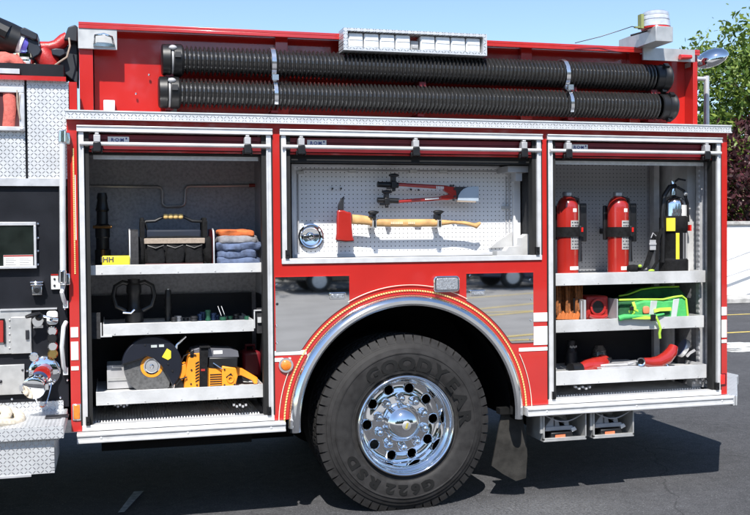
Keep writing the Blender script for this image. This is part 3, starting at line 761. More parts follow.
b = MB(); b.ball(P(0.5, 381.5, .006), .009, 8, 6); b.ball(P(22.5, 370, .006), .006, 8, 6); b.ball(P(22.5, 392, .006), .006, 8, 6); b.build_split('screw', DARKST, lp)
# lever valve
a0 = P(26, 317, -.07); a1 = P(40, 313, -.04)
b = MB(); b.tube([a0, a0.lerp(a1, .4), a1], [.014, .019, .010], 10, flat=.6); b.ball(P(39, 317, -.02), (.022, .02, .022), 14, 8); lv = b.build('lever_handle', BLACK, T)
b = MB(); b.lathe([(0, -.03), (.026, -.03), (.030, 0), (.034, .03)], (P(38, 320, 0).x, 0, P(38, 321, 0).z), n=20); b.tube([P(43, 316, -.02), P(50, 318, -.02)], .006, 8); b.build('valve_stem', CHROME, T)
b = MB(); b.pbox(33.5, 324, 43, 328, .022, .03); ol = b.build('discharge_label', WLAB, T)
b = MB(); b.pbox(33.5, 324, 43, 325.3, .0205, .0219); b.build('orange_header', ORANGE, ol)
x0, z1 = XY(46.5, 311, .01); x1, z0 = XY(58, 324.5, .01)
b = MB(); b.prism(rrect(x0, x1, z0, z1, .016), .005, .03); pp = b.build('push_plate', WLAB, T, .004)
b = MB(); b.cyl(P(51, 319, -.02), P(56, 319.5, .004), .012, .016); b.build('push_button', CHROME, pp)
for u, v, m_ in ((52.5, 331, CHROME), (53, 346, CHROME), (53, 353.5, mat('brass', (.6, .42, .15), .25, 1.))):
    c = P(u, v, 0); b = MB(); b.lathe([(0, -.025), (.020, -.025), (.026, -.016), (.016, -.006), (.022, .006), (.024, .03)], (c.x, 0, c.z), n=20); b.build('drain_knob', m_, T)
b = MB(); c = P(52.5, 338, 0); b.lathe([(0, -.03), (.022, -.03), (.026, -.01), (.02, .03)], (c.x, 0, c.z), n=20); b.build('black_knob', BLACK, T)
c = P(34, 357, 0.); b = MB(); b.lathe([(0, -.003), (.012, -.003), (.013, .004), (.020, .004), (.024, -.004), (.026, .03)], (c.x, 0, c.z), n=24); b.build('gauge_ring', CHROME, T)
# discharge outlet with cap and chain
c = P(44.5, 372, .0); e = P(33, 389, -.22)
b = MB(); b.lathe([(0, .0), (.060, .0), (.078, .010), (.082, .03)], (c.x, 0, c.z), n=36)
for k in range(8): a = 2*PI*k/8; b.ball((c.x+.07*math.cos(a), .003, c.z+.07*math.sin(a)), .007, 8, 6)
dv = b.build('discharge_flange', CHROME, T)
m0 = Vector((c.x, 0, c.z)); md_ = Vector((e.x, e.y, e.z))
b = MB(); b.tube([m0+Vector((0, 0, 0)), m0.lerp(md_, .20)+Vector((0, -.025, .008))], [.043, .043], 24); b.build('red_collar', REDX, dv)
b = MB(); b.tube([m0.lerp(md_, .3)+Vector((0, -.03, .01)), m0.lerp(md_, .45), m0.lerp(md_, .5), m0.lerp(md_, .62), m0.lerp(md_, .64), m0.lerp(md_, .8)], [.042, .044, .036, .036, .046, .046], 24); b.build('outlet_elbow', CHROME, dv)
b = MB(); b.tube([m0.lerp(md_, .8), m0.lerp(md_, .84), m0.lerp(md_, .97), m0.lerp(md_, 1.)], [.050, .056, .056, .044], 28)
ax = (md_-m0).normalized()
for sgn in (-1, 1): b.rbox(m0.lerp(md_, .9)+Vector((sgn*.058, 0, 0)), (.02, .022, .028))
b.build('outlet_cap', CHROME, dv)
b = MB(); b.tube([m0.lerp(md_, .45), m0.lerp(md_, .5)], [.0445, .0385], 24); b.build('blue_band', mat('dark_enamel', (.03, .05, .12), .3), dv)
b = MB(); q0 = P(33.5, 391, -.18); q1 = P(51.5, 383, -.02); pts = []
for k in range(17):
    t_ = k/16; q = q0.lerp(q1, t_); q.z -= .10*math.sin(PI*t_)**.8; pts.append(q)
b.tube(pts, .0035, 6); b.build('cap_chain', CHROME, dv)
b = MB(); 
for u, v in ((12, 399), (60.5, 397.5), (67.5, 380), (27, 371), (65, 309)): b.ball(P(u, v, .028), .007, 8, 6)
b.build_split('screw', CHROME, T)
# white cable loops
for v0_, v1_ in ((322, 372), (280, 305)):
    b = MB(); b.tube([P(66, v0_, -.0), P(63.5, v0_+5, -.03), P(61.8, (v0_+v1_)/2, -.05), P(63.5, v1_-6, -.03), P(66, v1_, 0)], .011, 10); b.pbox(63, v1_-4, 68, v1_+3, -.01, .03); b.build('side_handle', ALUW, T)
# grab rail
b = MB(); b.tube([P(62.3, 135, -.06), P(62.6, 210, -.06), P(63, 284, -.06)], .0155, 14); gr = b.build('grab_rail', ALUW, T)
for v in (137, 277):
    b = MB(); c = P(66.5, v+1, -.02); b.box(c.x-.030, c.x+.018, -.05, .0, c.z-.035, c.z+.025); b.cyl(P(62.3, v-7, -.06), P(62.3, v+6, -.06), .021); b.build('rail_bracket', CHROME, gr, .006)
# running board
bx1 = P(63.5, 428, -.45).x
b = MB(); zt_ = .690
b.box(PX0, bx1, -.45, -.43, .635, zt_); b.box(bx1-.02, bx1, -.43, .028, .635, zt_); b.box(PX0, bx1-.02, -.43, .028, .62, .640)
b.box(bx1-.30, bx1-.02, -.43, .028, .6401, zt_-.004)
rb = b.build('running_board', TREADH, T, .003)
b = MB(); b.box(PX0, bx1, -.4545, -.4502, .632, zt_+.001); b.box(PX0, bx1-.055, -.42, -.41, .462, .6319); b.build('board_face', TREAD, T)
b = MB(); b.box(bx1-.0549, bx1-.045, -.42, .02, .462, .6319); b.build('board_end', TREADY, T)
b = MB(); b.box(PX0, bx1-.065, -.41, .02, .462, .47); b.box(PX0, bx1-.15, -.425, -.4, .452, .4615); b.build('board_bottom', ALU, T)
b = MB(); b.box(PX0, bx1-.02, .010, .0295, .641, .735); b.build('kick_plate', TREAD, T)
b = MB(); c = G(57, 414.5, .70); b.box(c.x-.055, c.x+.055, c.y-.04, c.y+.04, zt_-.0035, zt_+.004); b.build('board_light', DARKST, T, .002)
# deck gun and top plumbing
DG = bpy.data.objects.new('deck_gun', None); COL.objects.link(DG); DG.parent = T; DG.location = (-2.1, .35, 2.45)
b = MB(); b.tube([P(-30, 25, .3), P(8, 38, .3), P(20, 43, .3)], [.10, .085, .08], 20); b.tube([P(-4, 28, .25), P(8, 34, .25)], .05, 10); b.build('nozzle_barrel', BLACK, DG)
b = MB(); b.tube([P(18, 42, .3), P(24, 44.5, .3)], [.073, .070], 20); b.build('white_band', WLAB, DG)
b = MB(); b.tube([P(23.5, 44.4, .3), P(29, 46.5, .3)], [.066, .06], 20); b.build('blue_band', mat('violet_band', (.12, .10, .5), .4), DG)
b = MB(); b.pprism([(20, 29), (24, 27), (38, 34), (37, 40), (33, 39.5), (20, 34)], .22, .38); b.pprism([(9, 27.5), (20, 32), (20, 36), (10, 32)], .25, .35); b.pprism([(27, 38), (35, 39), (42, 50), (39, 55), (33, 58), (28, 50)], .24, .36)
b.pprism([(51, 49), (56, 48), (64, 49), (66, 54), (60, 57), (52, 55)], .24, .36); b.build('gearbox', mat('gun_black', (.015, .02, .03), .4), DG, .006)
b = MB(); b.tube([P(40, 48, .3), P(50, 48, .3), P(57, 46, .3), P(64, 40, .3), P(68, 38, .3)], .035, 12); b.tube([P(41, 51, .3), P(48, 60, .3), P(52, 70, .3)], [.045, .06, .05], 14); b.build('red_elbow', REDM, DG)
b = MB(); b.lathe([(.05, -.11), (.052, -.02), (.066, -.01), (.068, .01), (.05, .02), (.04, .07), (.058, .09), (.055, .105)], (P(25, 56, .3).x, .3, P(25, 57, .3).z), 'Z', 28); b.build('swivel_base', CHROME, DG)
b = MB(); c = P(25, 70, .25); b.box(c.x-.035, c.x+.03, .2, .33, c.z-.06, c.z+.04); b.build('pedestal', BRUSH, DG, .003)
b = MB(); b.pprism([(30, 58), (44, 60), (44, 75), (32, 75)], .3, .5); b.pprism([(60, 50), (77.5, 40), (77.5, 73), (62, 73), (58, 66)], .3, .6); b.pprism([(63.5, 40), (68, 27), (75, 24.5), (78, 27), (77.5, 42), (66, 40)], .25, .4); b.pprism([(62, 71), (78, 71), (78, 84), (74, 82)], .30, .5)
b.build('control_housing', mat('housing_black', (.02, .025, .032), .45), DG, .006)
b = MB(); b.tube([P(54, 66, .24), P(61, 61, .22), P(67, 57, .22), P(70, 46, .22), P(69, 38, .24)], .005, 6); b.tube([P(30, 66, .24), P(35, 64, .22), P(38, 67, .22)], .004, 6); b.build('wiring', TAN, DG)
b = MB(); b.pbox(-30, 68, 19.5, 73, .0, .30); b.build('hose_bed_edge', ALU, T)
# top hose bundle (rests on the truck)
HB = thing('attack_hose', 'pink fire hose folded in loops on the roof below the black deck gun', 'fire hose', tuple(P(5, 72, .15)))
b = MB()
for k, (cu, cv, rr) in enumerate(((10, 66, 9), (14, 70, 9), (3, 64, 9), (-8, 66, 9))):
    pts = [P(cu+rr*math.cos(math.radians(a)), cv+3-rr*1.0*math.sin(math.radians(a)), .12+.05*k) for a in range(-20, 201, 20)]
    b.tube(pts, .034, 12)
b.build('hose_loop', HOSER, HB)
HC = thing('supply_hose', 'cream cloth hose coiled in the running board tray', 'fire hose', (-2.2, -.2, .66))
b = MB()
for k in range(5):
    pts = []
    for j in range(29):
        a = math.radians(-90+180*j/28); R1 = .30-.055*k
        pts.append((-2.36+R1*math.cos(a)*1.1, -.215+R1*.66*math.sin(a), .700+.014*math.sin(j*.4+k)+.016*(k % 2)))
    b.tube(pts, .027, 12, flat=.8)
b.build('hose_coil', HOSEC, HC)

# ================================================================== SUCTION HOSES
def suction(uL, uR, zc, yc, label, uc):
    xL, xR = P(uL, 70, yc).x, P(uR, 85, yc).x
    o = thing('suction_hose', label, 'hard hose', (xL, yc, zc), 'corrugated suction hoses racked on the upper side')
    b = MB(); prof = []; pitch = .0232; n = int((xR-xL-.20)/pitch)
    for k in range(n):
        t0 = xL+.10+k*pitch
        for dt, r in ((0, .060), (.0035, .060), (.007, .0755), (.0115, .081), (.016, .0755), (.0195, .060)): prof.append((r, t0+dt))
    b.lathe(prof, (0, yc, zc), 'X', 32); b.build('corrugated_tube', HOSEM, o, ang=60)
    b = MB(); b.lathe([(0, xL), (.075, xL), (.084, xL+.006), (.086, xL+.045), (.078, xL+.052), (.078, xL+.062), (.087, xL+.066), (.087, xL+.105), (.070, xL+.118)], (0, yc, zc), 'X', 40)
    for k in range(3):
        a = 2*PI*k/3+.9; b.rbox((xL+.083, yc+.089*math.cos(a), zc+.089*math.sin(a)), (.03, .026, .03), (a, 0, 0))
    b.build('coupling', BLACK, o)
    b = MB(); b.lathe([(.070, xR-.10), (.078, xR-.095), (.078, xR-.055), (.083, xR-.052), (.084, xR-.03), (.086, xR-.025), (.088, xR-.012), (.080, xR), (0, xR)], (0, yc, zc), 'X', 40)
    for k in range(3):
        a = 2*PI*k/3+.2; b.rbox((xR-.04, yc+.086*math.cos(a), zc+.086*math.sin(a)), (.03, .024, .03), (a, 0, 0))
    b.build('coupling', BLACK, o)
    b = MB(); b.lathe([(.0795, xL+.0525), (.0795, xL+.0615)], (0, yc, zc), 'X', 32); b.ball((P(uc[0], uc[1], yc-.08).x, yc-.07, zc+.055), (.022, .014, .014), 12, 8); b.build('clamp_band', GREYP, o)
suction(161.5, 667, 2.530, .12, 'upper black corrugated suction hose strapped along the red upper body', (173, 46))
suction(158, 672.5, 2.356, .12, 'lower black corrugated suction hose just above the tread plate trim', (172, 75))

# ================================================================== LOCKER 1 CONTENTS
Z1 = 1.4185
b = MB(); Y = .60
pts = [(78, 186), (120, 186.5), (158, 187), (161, 188), (162.5, 191), (162.5, 203), (164, 205.5), (167, 206.5), (181, 206), (184, 204.5), (185, 202), (185.5, 190), (187, 187), (190, 186.3), (225, 186), (252, 185.5)]
b.tube([P(u, v, Y) for u, v in pts], .0068, 8); br = thing('speed_wrench', 'long thin cranked steel rod clipped across the back wall of the left locker', 'wrench', tuple(P(175, 187, Y)))
b.build('cranked_rod', mat('worn_rod_steel', (.48, .46, .45), .35, .5), br)
b = MB(); b.cyl(P(249, 185.5, Y), P(257.5, 185.3, Y), .011, .010, 12); b.build('socket_end', mat('copper_red', (.3, .06, .05), .4, .6), br)
# nozzle standing
def stack_profile(uc, vs, rs, Y, zbase=None, n=28):
    c = P(uc, (vs[0]+vs[-1])/2, Y)
    return c, [(r, P(uc, v, Y).z-0) for v, r in zip(vs, rs)]
Y = .38
c = P(102.5, 225, Y); o = thing('hose_nozzle', 'tall dark nozzle standing in the left corner behind the yellow block', 'nozzle', (c.x, Y, Z1))
vs = [264.6, 250, 249, 238, 237, 227, 226, 224, 212, 210, 208, 200, 198, 193]
rs = [.043, .043, .036, .036, .040, .040, .047, .032, .030, .038, .034, .026, .030, .024]
b = MB(); zz = [P(102.5, v, Y).z for v in vs]; zz[0] = Z1
b.lathe([(0, zz[0])]+list(zip(rs, zz))+[(0, zz[-1])], (c.x, Y, 0), 'Z', 28); b.build('barrel', BLACK, o)
b = MB(); b.tube([(c.x-.05, Y-.03, zz[5]), (c.x+.05, Y-.05, zz[5])], .009, 8); b.cyl((c.x, Y-.045, Z1+.03), (c.x, Y-.040, Z1+.09), .012); b.build('side_lug', mat('bronze', (.25, .13, .05), .4, .8), o)
# yellow block
b = MB(); Y = .09
p0, p1 = P(102, 260, Y), P(130, 260, Y)
o = thing('measuring_tape', 'small yellow block with black marks at the left end of the top shelf', 'tape', (p0.x, Y, 1.431-.01))
b.box(p0.x, p1.x, Y+.005, Y+.10, 1.4185, P(115, 256, Y).z); b.build('case', YELLOW, o, .006)
b = MB(); zc = (1.431+P(115, 256, Y).z)/2+.004
b.text('IHH', tm(p0.x+.027, Y+.0045, zc), .040, .0008, .001); b.build('black_marking', INK, o)
# divider plates
def divider(u0_, vt, Y0, Y1, m, label, zt=None):
    x = P(u0_, 262, Y0).x; zt = P(u0_, vt, Y0).z
    o = thing('shelf_divider', label, 'divider', (x, Y0, Z1))
    b = MB(); prof = [(Y0, Z1), (Y0, zt-.05), (Y0+.02, zt-.01), (Y0+.06, zt), (Y1, zt), (Y1, Z1)]
    a = [b.bm.verts.new((x-.003, y, z)) for y, z in prof]; c_ = [b.bm.verts.new((x+(.045 if u0_ < 150 else .003), y, z)) for y, z in prof]
    b.bm.faces.new(a); b.bm.faces.new(c_[::-1])
    for k in range(6): b.bm.faces.new((a[k], c_[k], c_[(k+1) % 6], a[(k+1) % 6]))
    b.build('plate', m, o)
    b = MB(); b.tube([(x, y-.003, z) for y, z in prof[:4]], .0045, 6); b.build('edge_trim', ALU, o)
x_ = divider(130, 229.5, .12, .45, LINERD, 'dark rounded upright divider with a pale edge at the left side of the tool bag')
divider(214, 229, .12, .42, REDD, 'thin red edged divider plate between tool bag and folded jackets')
# tool bag
Y = .15
xa, xb = P(143, 245, Y).x, P(206, 245, Y).x; zt = P(175, 236, Y).z
o = thing('tool_bag', 'black open tool bag with pockets and a wooden bead carry handle', 'tool bag', ((xa+xb)/2, Y+.12, Z1))
b = MB()
b.ball(((xa+xb)/2, Y+.13, (Z1+zt)/2), ((xb-xa)/2, .13, (zt-Z1)/2), 32, 20, .32, .03); b.build('bag_body', NYLON, o)
for s_, x in ((-1, xa), (1, xb)):
    b = MB(); zz = P(175, 219, Y).z
    b.box(x-.012, x+.012, Y+.03, Y+.23, Z1, zz-.01); b.ball((x, Y+.13, zz-.02), (.012, .10, .03), 16, 10, .5); b.ball((x+s_*.012, Y+.10, Z1+.085), (.028, .09, .075), 18, 12, .5, .1); b.build('end_panel', NYLON, o, .004)
for k in range(3):
    b = MB(); w = (xb-xa-.03)/3; x = xa+.015+w*(k+.5)
    b.ball((x, Y-.004, Z1+.058), (w*.47, .024, .056), 20, 14, .45, .18, k*9); b.build('pocket', NYLON, o)
    b = MB(); b.tube([(x-w*.42, Y-.022, Z1+.112), (x, Y-.032, Z1+.098), (x+w*.42, Y-.022, Z1+.113)], .004, 6); b.build('pocket_binding', BLACK, o)
b = MB(); b.box(xa+.006, xb-.006, Y-.008, Y+.004, zt-.042, zt-.012); b.build('tan_band', TAN, o, .003)
b = MB(); b.box(xa+.01, xb-.02, Y-.033, Y-.02, Z1+.001, Z1+.016); b.build('bottom_binding', mat('maroon_webbing', (.12, .05, .05), .9), o)
b = MB(); pts = [(144, 224), (146, 221.5), (155, 221), (160, 218.5), (164, 216.5), (183, 216.5), (187, 218.5), (192, 221), (202, 221.5), (205, 224)]
b.tube([P(u, v, .26) for u, v in pts], .009, 10); b.tube([P(145, 222, .26), P(147, 230, .26), P(148, 238, .26)], .007, 8); b.tube([P(204, 222, .26), P(203, 230, .26), P(203, 238, .26)], .007, 8); hd = b.build('handle', BLACK, o)
b = MB()
for k in range(4): b.ball(P(165.7+k*5, 216.5, .26), (.0155, .0155, .0155), 16, 10, .8)
b.build('wooden_grip', mat('pale_beads', (.72, .48, .18), .4, 0, .1, 20), hd)
b = MB(); b.box(xa+.02, xb-.02, Y+.06, Y+.20, zt-.02, zt+.035); b.build('tool_tray', mat('navy_lining', (.008, .014, .03), .7), o, .01)
# folded jackets
def fold(u0_, u1_, v0_, v1_, Y, m, name, label, seed, z0=None, grp='garments folded on the top shelf'):
    xa, xb = P(u0_, 250, Y).x, P(u1_, 250, Y).x; zt, zb = P(240, v0_, Y).z, (z0 if z0 else P(240, v1_, Y).z)
    b = MB(); n = 3 if zt-zb > .08 else 1; h = (zt-zb)/n
    for k in range(n):
        b.ball(((xa+xb)/2+.004*(-1)**k, Y+.13, zb+h*(k+.5)), ((xb-xa)/2-.006*(k % 2), .13, h*.68), 40, 18, .45, .22, seed+k*5)
    o = b.build(name, m, None, base=((xa+xb)/2, Y+.13, zb)); return tag(o, label, 'garment', grp)
fold(217, 261, 243, 264, .14, BLUEF, 'folded_jacket', 'blue folded jacket at the bottom of the stack by the right wall', 3, Z1)
fold(218.5, 259.5, 236, 243.5, .15, GREYF, 'folded_jacket', 'grey folded jacket between the blue and orange ones', 21)
fold(219, 254, 230.5, 236.5, .16, ORF, 'folded_jacket', 'orange folded jacket on top of the stack', 33)
b = MB(); b.pbox(224, 239.5, 244.5, 242.5, .146, .152); o = b.build('reflective_strip', SILVER, None, base=tuple(P(234, 241, .15))); tag(o, 'pale reflective strip across the grey folded jacket', 'strip')
bpy.data.objects.remove(o)
# middle drawer: playpipe nozzle with handles, dark fittings
ZD = 1.103
Y = .34; c = P(134, 300, Y)
o = thing('playpipe', 'black nozzle with two big loop handles on the middle drawer', 'nozzle', (c.x, Y, ZD))
b = MB(); zs = lambda v: P(134, v, Y).z
b.lathe([(0, ZD), (.05, ZD), (.052, zs(312)), (.036, zs(308)), (.032, zs(296)), (.042, zs(292)), (.040, zs(285)), (.030, zs(283)), (.034, zs(279)), (0, zs(279))], (c.x, Y, 0), 'Z', 28); b.build('barrel', BLACK, o)
for s_ in (-1, 1):
    b = MB(); b.tube([(c.x+s_*.02, Y, zs(284)), (c.x+s_*.06, Y, zs(282)), (c.x+s_*.10, Y, zs(286)), (c.x+s_*.112, Y, zs(296)), (c.x+s_*.095, Y, zs(306)), (c.x+s_*.04, Y, zs(311))], .014, 10); b.build('loop_handle', BLACK, o)
b = MB(); b.tube([P(123, 312.5, .28), P(131, 313, .28), P(134.5, 309.5, .28)], .006, 8); b.build('bail', CHROME, o)
Y = .36; c = P(168.3, 305, Y)
o = thing('straight_tip', 'slim black pipe tip with a bright end standing on the middle drawer', 'nozzle', (c.x, Y, ZD))
b = MB(); zs = lambda v: P(168, v, Y).z
b.lathe([(0, ZD), (.022, ZD)]+[(.021-.003*(k % 2), zs(318-k*2.6)) for k in range(10)]+[(.016, zs(290)), (0, zs(290))], (c.x, Y, 0), 'Z', 20); b.build('barrel', BLACK, o)
b = MB(); b.ball((c.x, Y, zs(289.5)), (.010, .010, .008), 12, 8); b.build('tip', CHROME, o)
cols = [mat('blue_anodised', (.03, .06, .14), .4, .5), mat('green_anodised', (.02, .10, .06), .4, .4), GREYP, DARKST]
for k, (u, v, ci) in enumerate(((174, 319, 3), (178, 318, 2), (186, 320, 3), (194, 318, 3), (200, 316, 0), (203, 314, 0), (208, 312, 1), (213, 315, 0), (217, 317, 0), (223, 319, 1), (230, 318, 1), (236, 316, 3), (247, 318, 1))):
    Y = .28+.03*(k % 3); c = P(u, v, Y); zt_ = c.z+.012
    b = MB(); r = .013+.003*(k % 2)
    b.lathe([(0, ZD), (r*1.2, ZD), (r*1.2, ZD+.012), (r, ZD+.014), (r, zt_-.012), (r*1.25, zt_-.010), (r*1.25, zt_), (0, zt_)], (c.x, Y, 0), 'Z', 12)
    o = b.build('hose_fitting', cols[ci], None, base=(c.x, Y, ZD))
    tag(o, {0: 'small blue fitting standing among the clutter of the middle drawer', 1: 'small green fitting standing in the middle drawer', 2: 'small grey fitting in the middle drawer', 3: 'small dark fitting in the middle drawer'}[ci], 'fitting', 'small fittings in the middle drawer of the left locker')
b = MB()
for (u0_, v0_, u1_, v1_) in ((218, 306, 222, 317), (221.5, 306, 226, 318)): b.cyl(P(u0_, v0_, .3), P(u1_, v1_, .3), .0035, n=8)
o = b.build('hand_tool', CHROME, None, base=tuple(P(222, 318, .3))); tag(o, 'pair of thin bright tool tips leaning in the middle drawer', 'tool')
# --- lower drawer: saw
ZL = .752
o = thing('metal_bin', 'low grey metal bin behind the saw blade in the lower drawer', 'bin', (P(122, 390, .2).x, .25, ZL))
b = MB(); xa, xb = P(107, 378, .22).x, P(142, 378, .22).x; zt = P(120, 365, .22).z
b.box(xa, xb, .22, .225, ZL, zt); b.box(xa, xb, .40, .405, ZL, zt); b.box(xa, xa+.005, .2251, .3999, ZL, zt); b.box(xb-.005, xb, .2251, .3999, ZL, zt); b.box(xa+.005, xb-.005, .2251, .3999, ZL, ZL+.004)
b.build('bin_wall', GREYP, o, .002)
b = MB(); b.box(xa+.004, xb-.004, .214, .2199, ZL+.045, ZL+.060); b.build('bin_rib', BRUSH, o)
Y = .15
o = thing('cutoff_saw', 'orange cut-off saw with a large abrasive disc lying in the lower drawer', 'power saw', (P(190, 388, Y).x, Y+.05, ZL))
c = P(151.8, 366.3, Y); R_ = .148
b = MB(); b.lathe([(0, Y+.000), (R_, Y+.000), (R_, Y+.004), (0, Y+.004)], (c.x, 0, c.z), n=64); b.build('disc', BLADE, o)
b = MB(); b.lathe([(.030, Y-.0018), (.060, Y-.0018), (.060, Y-.0003)], (c.x, 0, c.z), n=40); b.build('orange_disc_label', ORANGE, o)
b = MB(); b.lathe([(0, Y-.004), (.033, Y-.004), (.036, Y-.0019), (.044, Y-.0025), (.044, Y-.0015)], (c.x, 0, c.z), n=40); b.lathe([(0, Y-.02), (.008, Y-.02), (.012, Y-.014), (.012, Y-.004)], (c.x, 0, c.z), n=12); b.build('flange', CHROME, o)
b = MB(); gp = []
a0, a1 = -48, 176; R2 = .160
for k in range(33):
    a = math.radians(a0+(a1-a0)*k/32); gp.append((c.x+R2*math.cos(a), c.z+.006+R2*math.sin(a)))
gp += [(c.x-.060, c.z+.045), (c.x-.03, c.z+.062), (c.x+.01, c.z+.045), (c.x+.05, c.z+.005), (c.x+.085, c.z-.06)]
n_ = len(gp); fa = [b.bm.verts.new((x, Y-.030, z)) for x, z in gp]; fb = [b.bm.verts.new((x, Y+.035, z)) for x, z in gp]
b.bm.faces.new(fa); b.bm.faces.new(fb[::-1])
for k in range(n_): b.bm.faces.new((fa[k], fb[k], fb[(k+1) % n_], fa[(k+1) % n_]))
gd = b.build('blade_guard', GUARD, o, .006)
b = MB(); b.pprism([(162, 357), (167, 348.5), (171, 351), (171, 358), (168, 360)], Y-.034, Y-.0305); b.build('warning_sticker', YELLOW, gd)
b = MB(); b.pbox(151, 345.0, 157, 347.5, Y-.033, Y-.0305); b.pbox(159, 344.5, 164, 347, Y-.033, Y-.0305); b.build('guard_print', SILVER, gd)
b = MB(); b.tube([P(173, 388, .13), P(176, 370, .13), P(174, 356, .13), P(177, 345, .13), P(186, 336.5, .13)], [.008, .009, .009, .008, .008], 10); b.build('front_handle', CHROME, o)
b = MB(); b.pprism([(168, 389), (172, 362), (179, 358), (183, 365), (180, 374), (186, 388)], Y, Y+.12); b.build('drive_arm', BLACK, o, .004)
b = MB(); b.pprism([(184, 388.5), (187, 366), (189, 354), (200, 353), (200, 389)], Y-.04, Y+.14); b.pprism([(200, 389), (200, 366), (213, 368), (222, 368), (222, 389)], Y-.03, Y+.14)
b.pprism([(222, 388.5), (222, 366), (236, 368), (238, 376), (235, 387.5)], Y-.045, Y+.12); b.pprism([(236, 366), (243, 369), (258, 378), (257.5, 384), (254, 384), (252, 380.5), (241, 375.5), (236, 376)], Y+.02, Y+.06)
b.pprism([(179, 366), (186, 363), (187, 373), (182, 381), (178, 376)], Y-.02, Y+.08); en = b.build('engine_housing', ORANGE, o, .005)
b = MB()
for k in range(6): b.pbox(210, 374+k*2.3, 222, 375.1+k*2.3, Y-.032, Y-.0301)
for k in range(7): b.pprism([(195.5, 363+k*3), (199, 361+k*3), (199, 362.3+k*3), (195.5, 364.3+k*3)], Y-.043, Y-.0401)
b.pprism([(226, 377), (231, 373), (233, 376), (228, 380)], Y-.049, Y-.0451)
b.build_split('cooling_slot', BLACK, en)
b = MB(); b.lathe([(.010, Y-.050), (.018, Y-.052), (.022, Y-.0451)], (P(229.5, 378, Y).x, 0, P(229.5, 378, Y).z), n=20); b.build('starter_knob', ORANGE, en)
b = MB(); b.pprism([(189.5, 358), (192, 350), (199, 348), (231, 349), (238, 351), (239, 357), (190, 357.8)], Y-.03, Y+.13); b.build('top_cover', mat('grey_cover', (.16, .16, .18), .3, .2), o, .006)
b = MB(); b.pprism([(190, 358.2), (190, 351), (194, 349.2), (194, 358)], Y-.042, Y-.031); b.pprism([(208, 367.6), (209, 357.8), (238, 357.4), (237.5, 367), (222, 369)], Y-.035, Y+.12); b.build('air_filter_housing', BLACK, o, .005)
b = MB(); b.pbox(213.5, 350.5, 222.5, 354, Y-.032, Y-.0301); b.build('white_badge', WLAB, o)
b = MB(); b.tube([P(213, 363, Y-.045), P(222, 369, Y-.045)], .004, 8); b.build('primer_rod', CHROME, o)
b = MB(); b.pprism([(199.5, 389), (199.5, 346), (208.5, 346), (207.5, 368), (207.5, 389)], Y-.058, Y-.050); b.rbox(P(204, 345.5, .18)+Vector((0, 0, 0)), (.055, .20, .006)); sa = b.build('tie_down_strap', NYLON, o, .002)
b = MB(); b.pbox(201, 369, 205, 371, Y-.061, Y-.0581); b.build('red_tab', REDX, sa)
b = MB()
for u, v, yy in ((191, 384, Y-.041), (197, 385, Y-.041), (191.5, 370, Y-.041), (224.5, 385, Y-.046), (234.5, 384.5, Y-.046), (224.5, 369.5, Y-.046), (168, 364, Y-.031), (172.5, 371, Y-.031), (145, 345, Y-.031)):
    q_ = P(u, v, yy); b.lathe([(0, -.004), (.0045, -.004), (.0055, 0)], (q_.x, q_.y, q_.z), n=8)
b.build_split('bolt', DARKST, o)
b = MB(); b.tube([P(181, 362, Y-.03), P(184, 356, Y-.05), P(189, 353.5, Y-.05), P(196, 355, Y-.045)], .0035, 8); b.tube([P(176, 385, Y-.03), P(181, 379, Y-.055), P(187, 377, Y-.05)], .004, 8); b.build_split('cable', BLACK, o)
b = MB(); b.pprism([(241, 376.5), (244, 381), (249, 382), (248, 379)], Y+.03, Y+.05); b.build('trigger', BLACK, o)
o2 = thing('fuel_can', 'dark red can hidden in shade behind the saw at the right', 'can', (P(250, 385, .42).x, .42, ZL))
b = MB(); xa, xb = P(243, 370, .36).x, P(262, 370, .36).x; b.box(xa, xb, .38, .54, ZL, P(250, 352, .36).z); b.build('can_body', REDD, o2, .02)
b = MB(); b.tube([(xa+.03, .46, P(250, 352, .36).z-.003), (xa+.03, .46, P(250, 347, .36).z), (xb-.03, .46, P(250, 347, .36).z), (xb-.03, .46, P(250, 352, .36).z-.003)], .009, 8); b.build('can_handle', REDD, o2)

# ================================================================== LOCKER 2: pegboard and tools
YP = .28
x0, x1 = P(291.8, 210, YP-.03).x, P(520.5, 210, YP-.03).x; z0, z1 = P(400, 256.5, YP-.03).z, P(400, 165, YP-.03).z
b = MB(); b.box(x0+.006, x1-.006, YP, YP+.008, z0+.006, z1-.006); pb = b.build('slide_out_pegboard', PEG, L2)
b = MB(); t = .022
b.box(x0, x1, YP-.03, YP+.012, z1-.014, z1); b.box(x0, x0+.016, YP-.03, YP+.012, z0, z1-.014); b.box(x1-.045, x1, YP-.03, YP+.012, z0, z1-.014); b.box(x0+.016, x1-.045, YP-.03, YP+.012, z0, z0+.02)
b.build('pegboard_frame', mat('white_frame', (.70, .71, .73), .45), pb, .002)
xi0, xi1 = P(298, 210, YP).x, P(509, 210, YP).x
b = MB(); b.tube([(xi0, YP-.006, z0+.03), (xi0, YP-.006, z1-.055), (xi0+.03, YP-.006, z1-.032), (xi1-.03, YP-.006, z1-.032), (xi1, YP-.006, z1-.055), (xi1, YP-.006, z0+.05)], .0055, 8)
b.tube([(xi1-.022, YP-.006, z1-.06), (xi1-.022, YP-.006, z0+.09)], .004, 8); b.build('wire_rim', GREYP, pb)
b = MB()
for u, v in ((300, 171), (352, 170), (413, 170), (443, 170.5), (509, 172), (505.5, 206)): b.pbox(u-3, v, u+4, v+3, YP-.020, YP)
b.pprism([(497, 242), (512, 232), (512, 247), (490, 248)], YP-.025, YP-.001); b.build_split('corner_clip', SHELF, pb)
b = MB()
